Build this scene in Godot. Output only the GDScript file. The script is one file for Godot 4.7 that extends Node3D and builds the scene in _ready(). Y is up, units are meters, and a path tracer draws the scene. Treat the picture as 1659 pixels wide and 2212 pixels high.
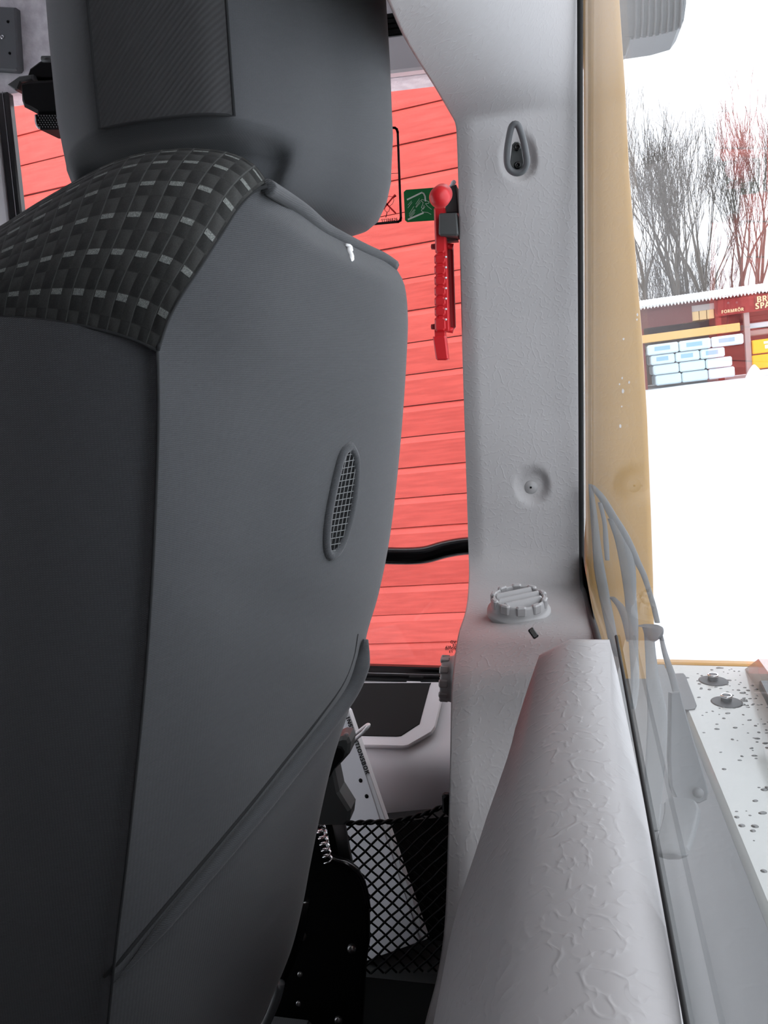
extends Node3D
# Interior of a machine cab seen past the driver's seat. The cab is square to the axes (-z runs along the rear window);
# the world outside is turned by TILT because the machine stands on sloping ground.
const F := 1770.0
const TILT := 0.08
const GX := 0.044            # plane of the rear window
const EYE := Vector3(0, 1.35, 0)
var cb: Basis                # camera axes
var OUT: Transform3D
var M := {}
var used := {}
var rng := RandomNumberGenerator.new()

# ---------------------------------------------------------------- places
func ray(px: float, py: float) -> Vector3:
	var v := cb * Vector3(px - 829.5, 1106.0 - py, -F)
	return v / (-v.z)
func pd(px: float, py: float, d: float) -> Vector3:
	return EYE + ray(px, py) * d
func pv(v: Vector3) -> Vector3:
	return pd(v.x, v.y, v.z)
func pxp(px: float, py: float, x: float) -> Vector3:
	var r := ray(px, py)
	return EYE + r * (x / r.x)
func ph(px: float, py: float, h: float) -> Vector3:
	var r := ray(px, py)
	return EYE + r * (-h / r.y)
func xp(px: float, py: float, d: float) -> Vector3:   # the same in the outside world's own axes
	var v := OUT.basis.inverse() * (cb * Vector3(px - 829.5, 1106.0 - py, -F))
	return v / (-v.z) * d

# ---------------------------------------------------------------- nodes
func numbered(called: String) -> String:
	var n: int = used.get(called, 0)
	used[called] = n + 1
	return called if n == 0 else "%s_%03d" % [called, n]
func thing(called: String, label: String, category: String, at := Vector3.ZERO, group := "", kind := "") -> Node3D:
	var o := Node3D.new()
	o.name = numbered(called)
	add_child(o)
	o.position = at
	tag(o, label, category, group, kind)
	return o
func xthing(called: String, label: String, category: String, at: Vector3, group := "", kind := "") -> Node3D:
	var o := thing(called, label, category, Vector3.ZERO, group, kind)
	o.transform = OUT * Transform3D(Basis(), at)
	return o
func tag(o: Node, label: String, category := "", group := "", kind := "") -> void:
	if label: o.set_meta("label", label)
	if category: o.set_meta("category", category)
	if group: o.set_meta("group", group)
	if kind: o.set_meta("kind", kind)
# the shape is given in world axes (or, with outside, in the outside world's axes) whatever the parent is
func obj(called: String, st: SurfaceTool, m: Material, parent: Node3D = null, outside := false) -> MeshInstance3D:
	st.generate_normals()
	var o := MeshInstance3D.new()
	o.mesh = st.commit()
	o.mesh.surface_set_material(0, m)
	if parent == null:
		o.name = numbered(called)
		add_child(o)
	else:
		o.name = called
		parent.add_child(o, true)
	o.global_transform = OUT if outside else Transform3D()
	return o
func inst(called: String, mesh: Mesh, m: Material, parent: Node3D, t: Transform3D) -> MeshInstance3D:
	var o := MeshInstance3D.new()
	o.mesh = mesh
	o.material_override = m
	o.name = called
	parent.add_child(o, true)
	o.global_transform = t
	return o
func mesh_of(st: SurfaceTool) -> Mesh:
	st.generate_normals()
	return st.commit()

# ---------------------------------------------------------------- shapes
func ms(smooth := true) -> SurfaceTool:
	var st := SurfaceTool.new()
	st.begin(Mesh.PRIMITIVE_TRIANGLES)
	st.set_smooth_group(0 if smooth else -1)
	return st
func tri(st: SurfaceTool, a: Vector3, b: Vector3, c: Vector3) -> void:
	st.add_vertex(a); st.add_vertex(b); st.add_vertex(c)
func quad(st: SurfaceTool, a: Vector3, b: Vector3, c: Vector3, d: Vector3) -> void:
	tri(st, a, b, c); tri(st, a, c, d)
func grid(st: SurfaceTool, p: Array, uvs := Vector2.ZERO, loop := false) -> void:
	var nv := p.size() - 1
	var nu: int = p[0].size() - 1
	for j in nv:
		for i in (nu + 1 if loop else nu):
			var k: int = (i + 1) % (nu + 1) if loop else i + 1
			var c := [[j, i, i], [j, k, i + 1], [j + 1, k, i + 1], [j + 1, i, i]]
			for n in [0, 1, 2, 0, 2, 3]:
				if uvs != Vector2.ZERO:
					st.set_uv(Vector2(float(c[n][2]) / nu * uvs.x, float(c[n][0]) / nv * uvs.y))
				st.add_vertex(p[c[n][0]][c[n][1]])
func box(st: SurfaceTool, t: Transform3D, s: Vector3, b := 0.0) -> void:   # b: chamfer
	b = minf(b, minf(s.x, minf(s.y, s.z)) * 0.45)
	var h := s / 2
	if b <= 0.0:
		var v := []
		for k in 8: v.append(t * Vector3(h.x if k & 1 else -h.x, h.y if k & 2 else -h.y, h.z if k & 4 else -h.z))
		for f in [[0, 1, 3, 2], [4, 6, 7, 5], [0, 4, 5, 1], [2, 3, 7, 6], [0, 2, 6, 4], [1, 5, 7, 3]]:
			quad(st, v[f[0]], v[f[1]], v[f[2]], v[f[3]])
		return
	var rect := func(ix: float, z: float) -> Array:
		var r := []
		var x := h.x - ix
		var y := h.y - ix
		for c in [[x - b, -y], [x, -y + b], [x, y - b], [x - b, y], [-x + b, y], [-x, y - b], [-x, -y + b], [-x + b, -y]]:
			r.append(t * Vector3(c[0], c[1], z))
		return r
	st.set_smooth_group(-1)
	var rings := [rect.call(b * 0.9, -h.z), rect.call(0.0, -h.z + b), rect.call(0.0, h.z - b), rect.call(b * 0.9, h.z)]
	grid(st, rings, Vector2.ZERO, true)
	for e in [0, 3]:
		for k in range(1, 7):
			tri(st, rings[e][0], rings[e][k if e == 0 else k + 1], rings[e][k + 1 if e == 0 else k])
	st.set_smooth_group(0)
func abox(st: SurfaceTool, lo: Vector3, hi: Vector3, b := 0.0) -> void:
	box(st, Transform3D(Basis(), (lo + hi) / 2), (hi - lo).abs(), b)
func tube(st: SurfaceTool, p: Array, r, sides := 8, closed := false) -> void:
	var rings := []
	var n := p.size()
	var up := Vector3.UP
	for i in n:
		var a: Vector3 = p[(i - 1 + n) % n] if closed else p[maxi(i - 1, 0)]
		var c: Vector3 = p[(i + 1) % n] if closed else p[mini(i + 1, n - 1)]
		var t := (c - a).normalized()
		if i == 0:
			up = Vector3.UP if absf(t.y) < 0.9 else Vector3.RIGHT
		var s := t.cross(up).normalized()
		up = s.cross(t).normalized()
		var rad: float = r[i] if r is Array else r
		var ring := []
		for k in sides:
			var w := TAU * k / sides
			ring.append(p[i] + (s * cos(w) + up * sin(w)) * rad)
		rings.append(ring)
	if closed:
		rings.append(rings[0])
	grid(st, rings, Vector2.ZERO, true)
	if not closed:
		for k in range(1, sides - 1):
			tri(st, rings[0][0], rings[0][k + 1], rings[0][k])
			tri(st, rings[n - 1][0], rings[n - 1][k], rings[n - 1][k + 1])
func lathe(st: SurfaceTool, prof: Array, t: Transform3D, seg := 24) -> void:   # prof: (radius, height) along local y
	var rings := []
	for q in prof:
		var ring := []
		for k in seg:
			var a := TAU * k / seg
			ring.append(t * Vector3(cos(a) * q[0], q[1], sin(a) * q[0]))
		rings.append(ring)
	grid(st, rings, Vector2.ZERO, true)
func inset(poly: Array, d: float) -> Array:
	var n := poly.size()
	var area := 0.0
	for i in n: area += poly[i].cross(poly[(i + 1) % n])
	var sg := 1.0 if area > 0 else -1.0
	var out := []
	for i in n:
		var e1: Vector2 = (poly[i] - poly[i - 1]).normalized()
		var e2: Vector2 = (poly[(i + 1) % n] - poly[i]).normalized()
		var nn := (Vector2(-e1.y, e1.x) + Vector2(-e2.y, e2.x)) * 0.5 * sg
		out.append(poly[i] + nn.normalized() * d)
	return out
# extrude a polygon given in local x,y from z = -depth to 0 with a bevel at the front
func prism(st: SurfaceTool, poly: Array, depth: float, t: Transform3D, b := 0.0) -> void:
	var rings := []
	for q in ([[0.0, -depth], [0.0, -b], [b, 0.0]] if b > 0 else [[0.0, -depth], [0.0, 0.0]]):
		var ring := []
		for v in (inset(poly, q[0]) if q[0] > 0 else poly):
			ring.append(t * Vector3(v.x, v.y, q[1]))
		rings.append(ring)
	st.set_smooth_group(-1)
	grid(st, rings, Vector2.ZERO, true)
	var idx := Geometry2D.triangulate_polygon(PackedVector2Array(poly))
	for e in [0, rings.size() - 1]:
		for k in range(0, idx.size(), 3):
			tri(st, rings[e][idx[k]], rings[e][idx[k + 1]], rings[e][idx[k + 2]])
	st.set_smooth_group(0)
# a plate whose outline is read at distance d (plane z = -d) and that is th thick
func plate(st: SurfaceTool, pts: Array, d: float, th: float, b := 0.0) -> void:
	var poly := []
	for q in pts:
		var w := pd(q[0], q[1], d)
		poly.append(Vector2(w.x, w.y))
	prism(st, poly, th, Transform3D(Basis(), Vector3(0, 0, -d)), b)
func samp(c: Array, n: int) -> Array:     # n + 1 points along a smooth curve through c
	var acc := [0.0]
	for i in range(1, c.size()):
		acc.append(acc[-1] + maxf((c[i] - c[i - 1]).length(), 1e-6))
	var out := []
	var k := 0
	for i in n + 1:
		var s: float = acc[-1] * i / n
		while k < c.size() - 2 and s > acc[k + 1]: k += 1
		var f: float = clampf((s - acc[k]) / (acc[k + 1] - acc[k]), 0, 1)
		var p0 = c[maxi(k - 1, 0)]
		var p3 = c[mini(k + 2, c.size() - 1)]
		var m1 = (c[k + 1] - p0) / (acc[k + 1] - acc[maxi(k - 1, 0)]) * (acc[k + 1] - acc[k])
		var m2 = (p3 - c[k]) / (acc[mini(k + 2, c.size() - 1)] - acc[k]) * (acc[k + 1] - acc[k])
		var f2 := f * f
		var f3 := f2 * f
		out.append(c[k] * (2 * f3 - 3 * f2 + 1) + m1 * (f3 - 2 * f2 + f) + c[k + 1] * (-2 * f3 + 3 * f2) + m2 * (f3 - f2))
	return out
func V3(a: Array) -> Array:
	var out := []
	for q in a: out.append(Vector3(q[0], q[1], q[2]))
	return out
func at(c: Array, t: float) -> Vector3:
	var s := clampf(t, 0, 1) * (c.size() - 1)
	var i := mini(int(s), c.size() - 2)
	return c[i].lerp(c[i + 1], s - i)
# surface between four curves of (pixel, pixel, distance); fu, fv remap the two directions
func coons(top: Array, bottom: Array, left: Array, right: Array, nu: int, nv: int, fu: Callable, fv: Callable, fd: Callable) -> Array:
	var tc := samp(top, 64)
	var bc := samp(bottom, 64)
	var lc := samp(left, 128)
	var rc := samp(right, 128)
	var rows := []
	for j in nv + 1:
		var v: float = fv.call(float(j) / nv)
		var row := []
		for i in nu + 1:
			var u: float = fu.call(float(i) / nu)
			var p: Vector3 = at(tc, u) * (1 - v) + at(bc, u) * v + at(lc, v) * (1 - u) + at(rc, v) * u \
				- (tc[0] * (1 - u) * (1 - v) + tc[-1] * u * (1 - v) + bc[0] * (1 - u) * v + bc[-1] * u * v)
			p.z = fd.call(u, v, p.z, at(lc, v).z, at(rc, v).z)
			row.append(p)
		rows.append(row)
	return rows
func unproject(rows: Array) -> Array:
	var out := []
	for r in rows:
		var q := []
		for p in r: q.append(pv(p))
		out.append(q)
	return out
func frame_at(o: Vector3, normal: Vector3, up := Vector3.UP) -> Transform3D:   # local z = normal
	var z := normal.normalized()
	var x := up.cross(z).normalized()
	return Transform3D(Basis(x, z.cross(x), z), o)
func axis_y(o: Vector3, y: Vector3) -> Transform3D:    # local y = y
	y = y.normalized()
	var x := y.cross(Vector3.FORWARD if absf(y.z) < 0.9 else Vector3.RIGHT).normalized()
	return Transform3D(Basis(x, y, x.cross(y)), o)

# ---------------------------------------------------------------- materials
func mat(called: String, c: Color, rough := 0.6, metal := 0.0) -> StandardMaterial3D:
	var m := StandardMaterial3D.new()
	m.resource_name = called
	m.albedo_color = c
	m.roughness = rough
	m.metallic = metal
	M[called] = m
	return m
func tex(im: Image) -> ImageTexture:
	return ImageTexture.create_from_image(im)
func noise_tex(size: int, freq: float, kind: int, fractal: int, octaves: int, sd: int) -> ImageTexture:
	var n := FastNoiseLite.new()
	n.seed = sd
	n.noise_type = kind
	n.frequency = freq
	n.fractal_type = fractal
	n.fractal_octaves = octaves
	return tex(n.get_seamless_image(size, size))
func relief(m: StandardMaterial3D, t: Texture2D, cm: float, scale: float, sharp := 4.0) -> void:
	m.heightmap_enabled = true
	m.heightmap_texture = t
	m.heightmap_scale = cm
	m.uv1_triplanar = true
	m.uv1_world_triplanar = true
	m.uv1_triplanar_sharpness = sharp
	m.uv1_scale = Vector3.ONE * scale
func tinted(t: Texture2D, lo: Color, hi: Color) -> ImageTexture:   # grey picture -> two colours
	var s: Image = t.get_image()
	var im := Image.create(s.get_width(), s.get_height(), false, Image.FORMAT_RGB8)
	for y in s.get_height():
		for x in s.get_width():
			im.set_pixel(x, y, lo.lerp(hi, s.get_pixel(x, y).r))
	return tex(im)

func make_materials() -> void:
	var leather := noise_tex(768, 0.011, FastNoiseLite.TYPE_SIMPLEX_SMOOTH, FastNoiseLite.FRACTAL_RIDGED, 2, 3)
	var li := leather.get_image()
	for y in 768:                 # keep only the sharp crests: fine raised creases
		for x in 768:
			var v := pow(smoothstep(0.55, 1.0, li.get_pixel(x, y).r), 1.6)
			li.set_pixel(x, y, Color(v, v, v))
	leather = tex(li)
	var fine := noise_tex(512, 0.06, FastNoiseLite.TYPE_SIMPLEX_SMOOTH, FastNoiseLite.FRACTAL_FBM, 3, 5)
	var cloudy := noise_tex(512, 0.012, FastNoiseLite.TYPE_SIMPLEX_SMOOTH, FastNoiseLite.FRACTAL_FBM, 5, 8)
	relief(mat("trim", Color(0.61, 0.60, 0.60), 0.47), leather, 0.019, 7.5)
	mat("vent_plastic", Color(0.60, 0.595, 0.595), 0.45)
	mat("panel", Color(0.83, 0.825, 0.835), 0.5)
	relief(mat("liner", Color(1, 1, 1), 0.9), fine, 0.05, 6.0)
	M.liner.albedo_texture = tinted(cloudy, Color(0.84, 0.82, 0.84), Color(0.97, 0.96, 0.97))
	# knitted seat cloth: rows of loops with a speckle
	var im := Image.create(512, 512, false, Image.FORMAT_RGB8)
	var hb := Image.create(512, 512, false, Image.FORMAT_L8)
	rng.seed = 11
	for y in 512:
		for x in 512:
			var k := 0.5 + 0.25 * sin(TAU * (x + 2.0 * y) / 16.0) + 0.25 * sin(TAU * y / 8.0)
			hb.set_pixel(x, y, Color(k, k, k))
			var g := 0.225 + 0.03 * k + rng.randf_range(-0.035, 0.035)
			im.set_pixel(x, y, Color(g, g * 1.03, g * 1.07))
	var m := mat("cloth", Color.WHITE, 0.9)
	m.albedo_texture = tex(im)
	relief(m, tex(hb), 0.03, 11.0)
	m.rim_enabled = true
	m.rim = 0.35
	m = mat("headrest_cloth", Color.WHITE, 0.85)
	m.albedo_texture = M.cloth.albedo_texture
	relief(m, tex(hb), 0.015, 16.0)
	m.rim_enabled = true
	m.rim = 0.3
	# ribbed cloth: diagonal cords
	var rib := Image.create(256, 256, false, Image.FORMAT_RGB8)
	var ribh := Image.create(256, 256, false, Image.FORMAT_L8)
	for y in 256:
		for x in 256:
			var k := 0.5 + 0.5 * sin(TAU * (x + y) / 32.0)
			ribh.set_pixel(x, y, Color(k, k, k))
			var g := 0.20 + 0.03 * k + rng.randf_range(-0.02, 0.02)
			rib.set_pixel(x, y, Color(g, g, g * 1.02))
	m = mat("ribbed", Color.WHITE, 0.85)
	m.albedo_texture = tex(rib)
	relief(m, tex(ribh), 0.03, 24.0)
	m.rim_enabled = true
	m.rim = 0.2
	# woven cloth: basket of two dark yarns with pale floats
	var wv := Image.create(256, 256, false, Image.FORMAT_RGB8)
	var wh := Image.create(256, 256, false, Image.FORMAT_L8)
	for y in 256:
		for x in 256:
			var cx := x / 32
			var cy := y / 32
			var fx := (x % 32) / 32.0
			var fy := (y % 32) / 32.0
			var b := 0.15 if (cx + cy) % 2 == 0 else 0.205
			b += rng.randf_range(-0.03, 0.03)
			var hgt := sin(PI * fx) * sin(PI * fy)
			var c := Color(b, b * 1.01, b * 0.98)
			if cx % 2 == 0 and cy % 2 == 0 and fy < 0.30 and fx > 0.02 and fx < 0.98:
				var g := 0.45 + rng.randf_range(-0.14, 0.14)
				c = Color(g * 0.97, g, g * 0.97)
				hgt = 1.0
			elif cx % 2 == 1 and fx > 0.88:
				c = Color(0.26, 0.265, 0.26)
			wv.set_pixel(x, y, c)
			wh.set_pixel(x, y, Color(hgt, hgt, hgt))
	m = mat("woven", Color.WHITE, 0.95)
	m.albedo_texture = tex(wv)
	m.heightmap_enabled = true
	m.heightmap_texture = tex(wh)
	m.heightmap_scale = 0.12
	mat("seam", Color(0.13, 0.135, 0.14), 0.95)
	mat("piping", Color(0.30, 0.31, 0.32), 0.8)
	mat("label_cloth", Color(0.92, 0.92, 0.92), 0.8)
	m = mat("black", Color(0.035, 0.035, 0.04), 0.7)
	m.metallic_specular = 0.3
	mat("black_gloss", Color(0.03, 0.03, 0.035), 0.18)
	mat("rubber", Color(0.05, 0.05, 0.05), 0.75)
	mat("carpet", Color(0.10, 0.10, 0.10), 0.95)
	mat("dark_grey", Color(0.27, 0.28, 0.28), 0.55)
	mat("mid_grey", Color(0.36, 0.37, 0.38), 0.5)
	mat("wire", Color(0.42, 0.43, 0.43), 0.5)
	mat("steel", Color(0.62, 0.62, 0.62), 0.35, 1.0)
	mat("chrome", Color(0.85, 0.85, 0.86), 0.12, 1.0)
	mat("white_paint", Color(0.90, 0.90, 0.91), 0.4)
	mat("white_plastic", Color(0.95, 0.95, 0.97), 0.4)
	mat("red_plastic", Color(0.82, 0.12, 0.15), 0.38)
	mat("red_dark", Color(0.52, 0.05, 0.08), 0.45)
	mat("green_film", Color(0.05, 0.47, 0.24), 0.5)
	mat("film_white", Color(0.90, 0.96, 0.92), 0.5)
	mat("film_black", Color(0.05, 0.03, 0.06), 0.5)
	mat("film_red", Color(0.85, 0.12, 0.13), 0.5)
	# window glass
	m = mat("glass", Color(0.85, 0.93, 0.9, 0.03), 0.0)
	m.transparency = BaseMaterial3D.TRANSPARENCY_ALPHA
	m.metallic_specular = 0.33
	# outside
	relief(mat("yellow_paint", Color(0.73, 0.56, 0.26), 0.35), cloudy, 0.01, 3.0)
	relief(mat("hood_paint", Color(0.68, 0.69, 0.68), 0.15), fine, 0.004, 9.0)
	mat("sill_grey", Color(0.30, 0.31, 0.32), 0.45)
	mat("boom_grey", Color(0.31, 0.33, 0.34), 0.45)
	mat("boom_dark", Color(0.22, 0.23, 0.24), 0.5)
	m = mat("drop", Color(0.22, 0.23, 0.23), 0.08)
	m.metallic_specular = 0.7
	relief(mat("snow", Color(0.87, 0.88, 0.89), 0.8), cloudy, 2.0, 0.4)
	relief(mat("bark", Color(0.36, 0.33, 0.30), 0.9), fine, 0.3, 4.0)
	var grain := noise_tex(512, 0.02, FastNoiseLite.TYPE_SIMPLEX_SMOOTH, FastNoiseLite.FRACTAL_FBM, 4, 21)
	for k in 4:
		m = mat("plank_%d" % k, Color.WHITE, 0.5)
		var d := [0.0, 0.03, -0.025, 0.012][k] as float
		m.albedo_texture = tinted(grain, Color(0.74 + d, 0.275 + d, 0.235 + d), Color(0.85 + d, 0.345 + d, 0.30 + d))
		m.heightmap_enabled = true
		m.heightmap_texture = grain
		m.heightmap_scale = 0.03
		m.uv1_triplanar = true
		m.uv1_triplanar_sharpness = 6.0
		m.uv1_scale = Vector3(0.5, 5.0, 5.0)
		m.uv1_offset = Vector3(0.23 * k, 0.31 * k, 0.0)
	mat("shed_red", Color(0.50, 0.16, 0.15), 0.8)
	mat("shed_brown", Color(0.38, 0.17, 0.16), 0.8)
	mat("timber", Color(0.86, 0.68, 0.42), 0.8)
	mat("timber_pale", Color(0.80, 0.68, 0.50), 0.8)
	mat("wrap", Color(0.80, 0.87, 0.90), 0.4)
	mat("print_blue", Color(0.55, 0.70, 0.86), 0.5)
	mat("box_yellow", Color(0.95, 0.70, 0.10), 0.6)
	mat("cream", Color(0.93, 0.80, 0.62), 0.7)
	mat("post_grey", Color(0.62, 0.58, 0.57), 0.7)
	mat("roof_sheet", Color(0.95, 0.96, 0.96), 0.5)

# ---------------------------------------------------------------- scene
func _ready() -> void:
	rng.seed = 7
	var fc := Vector3(356, 303, -1770).normalized()
	var yc := Vector3(-487, 10900, 1770)
	yc = (yc - fc * yc.dot(fc)).normalized()
	cb = Basis(yc.cross(-fc), yc, -fc).transposed()
	OUT = Transform3D(Basis(Vector3(0, 0, 1), TILT), EYE)
	var cam := Camera3D.new()
	cam.name = "camera"
	cam.fov = rad_to_deg(2.0 * atan(1106.0 / F))
	cam.near = 0.01
	cam.far = 400.0
	add_child(cam)
	cam.transform = Transform3D(cb, EYE)
	cam.current = true
	var env := Environment.new()
	var sm := ProceduralSkyMaterial.new()
	sm.sky_top_color = Color(0.95, 0.97, 1.0)
	sm.sky_horizon_color = Color(0.80, 0.82, 0.85)
	sm.ground_bottom_color = Color(0.86, 0.87, 0.88)
	sm.ground_horizon_color = Color(0.90, 0.91, 0.92)
	sm.sun_angle_max = 0.0
	var sky := Sky.new()
	sky.sky_material = sm
	env.background_mode = Environment.BG_SKY
	env.sky = sky
	env.background_energy_multiplier = 1.25
	env.tonemap_mode = Environment.TONE_MAPPER_LINEAR
	env.tonemap_exposure = 2.5
	env.sdfgi_enabled = true
	env.ssao_enabled = true
	env.ssil_enabled = true
	var we := WorldEnvironment.new()
	we.name = "environment"
	we.environment = env
	add_child(we)
	make_materials()
	cab_shell()
	pillar()
	ledge()
	rear_window()
	seat()
	headrest()
	far_side()
	pillar_fittings()
	hammer()
	under_seat()
	outside_machine()
	red_wall()
	yard()

# ---------------------------------------------------------------- the cab
func cab_shell() -> void:
	var st := ms(false)
	abox(st, Vector3(-1.75, -0.06, -1.46), Vector3(0.05, 0.0, 0.72))
	var o := obj("floor", st, M.carpet)
	tag(o, "dark rubber floor of the cab under the seat", "floor", "", "structure")
	st = ms(false)
	abox(st, Vector3(-1.75, 2.10, -1.46), Vector3(0.06, 2.16, 0.72))
	o = obj("ceiling", st, M.liner)
	tag(o, "pale felt headliner overhead in the cab", "ceiling", "", "structure")
	st = ms()
	abox(st, Vector3(0.06, 2.08, -1.46), Vector3(0.28, 2.16, 0.72), 0.02)
	o = obj("trim_3", st, M.yellow_paint)
	tag(o, "yellow roof overhang outside above the right-hand glass", "trim", "", "structure")
	# near side, behind the photographer
	st = ms(false)
	abox(st, Vector3(-1.75, 0, 0.68), Vector3(0.05, 2.10, 0.72))
	o = obj("wall_near", st, M.mid_grey)
	tag(o, "plain grey cab side behind the camera", "wall", "", "structure")
	# front end
	st = ms(false)
	abox(st, Vector3(-1.75, 0, -1.40), Vector3(-1.70, 0.15, 0.68))
	abox(st, Vector3(-1.75, 0.15, -0.70), Vector3(-1.70, 1.98, 0.68))
	abox(st, Vector3(-1.75, 1.98, -1.40), Vector3(-1.70, 2.10, 0.68))
	o = obj("wall_front", st, M.panel)
	tag(o, "grey front end of the cab beyond the left edge", "wall", "", "structure")
	st = ms(false)
	abox(st, Vector3(-1.73, 0.15, -1.40), Vector3(-1.725, 1.98, -0.70))
	o = obj("window_3", st, M.glass)
	tag(o, "clear front pane of the cab beyond the left edge", "window", "", "structure")

func pillar() -> void:
	# rows: left (px, py, distance), right (px, py)
	var rows := [
		[745, -330, 0.60, 1249, -380], [775, -180, 0.60, 1249, -210], [800, -80, 0.62, 1249, -100], [836, 0, 0.70, 1249, -15], [872, 80, 0.80, 1249, 60], [940, 190, 0.965, 1249, 160], [974, 248, 1.058, 1249, 216],
		[983, 265, 1.08, 1249, 232], [986, 285, 1.085, 1249, 252], [990, 400, 1.11, 1249, 380], [997, 700, 1.15, 1249, 690], [1003, 900, 1.16, 1250, 890],
		[1010, 1120, 1.165, 1252, 1112], [1012, 1190, 1.155, 1253, 1190], [1013, 1230, 1.13, 1254, 1236], [1012, 1262, 1.085, 1255, 1262], [1009, 1300, 1.01, 1264, 1300],
		[1003, 1330, 0.955, 1273, 1330], [994, 1356, 0.912, 1281, 1356], [989, 1375, 0.886, 1284, 1372], [985, 1400, 0.862, 1286, 1396], [979, 1450, 0.818, 1290, 1446],
		[975, 1500, 0.785, 1292, 1496], [972, 1650, 0.71, 1296, 1646], [968, 1800, 0.665, 1300, 1796], [960, 2000, 0.63, 1304, 1996], [944, 2110, 0.615, 1306, 2106], [918, 2212, 0.60, 1308, 2208], [880, 2420, 0.58, 1310, 2410]]
	var lc := []
	var rc := []
	for r in rows:
		lc.append(Vector3(r[0], r[1], r[2] * 300.0))
		var w := pxp(r[3], r[4], GX - 0.003)
		rc.append(Vector3(r[3], r[4], -w.z * 300.0))
	var ls := samp(lc, 260)
	var rs := []
	# sample the right side at the same stations as the left
	var j := 0
	for i in 261:
		while j < lc.size() - 2 and ls[i].y > lc[j + 1].y: j += 1
		var f: float = clampf((ls[i].y - lc[j].y) / (lc[j + 1].y - lc[j].y), 0, 1)
		rs.append(rc[j].lerp(rc[j + 1], f))
	var pts := []
	for i in ls.size():
		var l := pd(ls[i].x, ls[i].y, ls[i].z / 300.0)
		var r := pd(rs[i].x, rs[i].y, rs[i].z / 300.0)
		r.x = minf(r.x, GX - 0.002)
		var ld: float = ls[i].z / 300.0
		var row := [pd(ls[i].x + 50.0, ls[i].y, ld + 0.24), pd(ls[i].x + 10.0, ls[i].y, ld + 0.06), pd(ls[i].x + 1.5, ls[i].y, ld + 0.012)]
		var n := 72
		for k in n + 1:
			var t := float(k) / n
			var p := l.lerp(r, t)
			p.z += 0.009 * sin(minf(t / 0.16, 1.0) * PI / 2)
			# moulded dishes round the hook and the fixing plug
			var q := Vector2(lerpf(ls[i].x, rs[i].x, t), lerpf(ls[i].y, rs[i].y, t))
			var e := (q - Vector2(1150, 1047)).length()
			p.z -= 0.010 * (1.0 - smoothstep(22.0, 42.0, e))
			var c := Vector2(1119, 352)
			var s := q - c
			if s.y < 0: s.y *= 0.62
			p.z -= 0.011 * (1.0 - smoothstep(24.0, 44.0, s.length()))
			row.append(p)
		row.append(Vector3(GX - 0.0004, r.y, r.z - 0.010))
		row.append(Vector3(GX - 0.0004, r.y, -1.30))
		pts.append(row)
	var st := ms()
	grid(st, pts)
	var root := thing("trim_1", "tall grey moulded corner post trim beside the window", "trim", pts[-1][40], "", "structure")
	obj("moulding", st, M.trim, root)
	# upper facet where the roof trim laps the post
	st = ms()
	var a := [[1078, -60, 0.90], [1092, 60, 0.955], [1104, 170, 1.015], [1110, 236, 1.055]]
	var strip := []
	for q in a:
		strip.append([pd(q[0], q[1], q[2] - 0.004), pd(q[0] + 4, q[1], q[2] - 0.012), pd(1180, q[1] - 8, 1.03 - 0.0), pd(1246, q[1] - 12, 1.12)])
	# fixing plug in its dish
	st = ms()
	var o := pd(1146, 1047, 0.0)
	var c := surf(pts, ls, rs, 1146, 1047)
	lathe(st, [[0.0, 0.0035], [0.0018, 0.0033], [0.0085, 0.0022], [0.0098, 0.0005], [0.0098, -0.004]], axis_y(c, Vector3(0.05, 0.02, 1)), 28)
	var plug := obj("fixing_plug", st, M.vent_plastic, root)
	st = ms()
	lathe(st, [[0.0, 0.0040], [0.0015, 0.0040], [0.0016, 0.002]], axis_y(c, Vector3(0.05, 0.02, 1)), 12)
	obj("plug_hole", st, M.black, plug)
	# small dark clip at the shelf edge
	st = ms()
	box(st, frame_at(pd(1152, 1368, 0.80), Vector3(0.1, 0.5, 1), Vector3(-0.6, 1, 0)), Vector3(0.006, 0.011, 0.005), 0.001)
	obj("edge_clip", st, M.black_gloss, root)
func surf(pts: Array, ls: Array, rs: Array, px: float, py: float) -> Vector3:
	var best := Vector3.ZERO
	var bd := 1e9
	for i in pts.size():
		for k in range(3, pts[i].size() - 1):
			var v: Vector3 = cb.inverse() * (pts[i][k] - EYE)
			var q := Vector2(829.5 + F * v.x / -v.z, 1106.0 - F * v.y / -v.z)
			var d := q.distance_squared_to(Vector2(px, py))
			if d < bd:
				bd = d
				best = pts[i][k]
	return best

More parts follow.
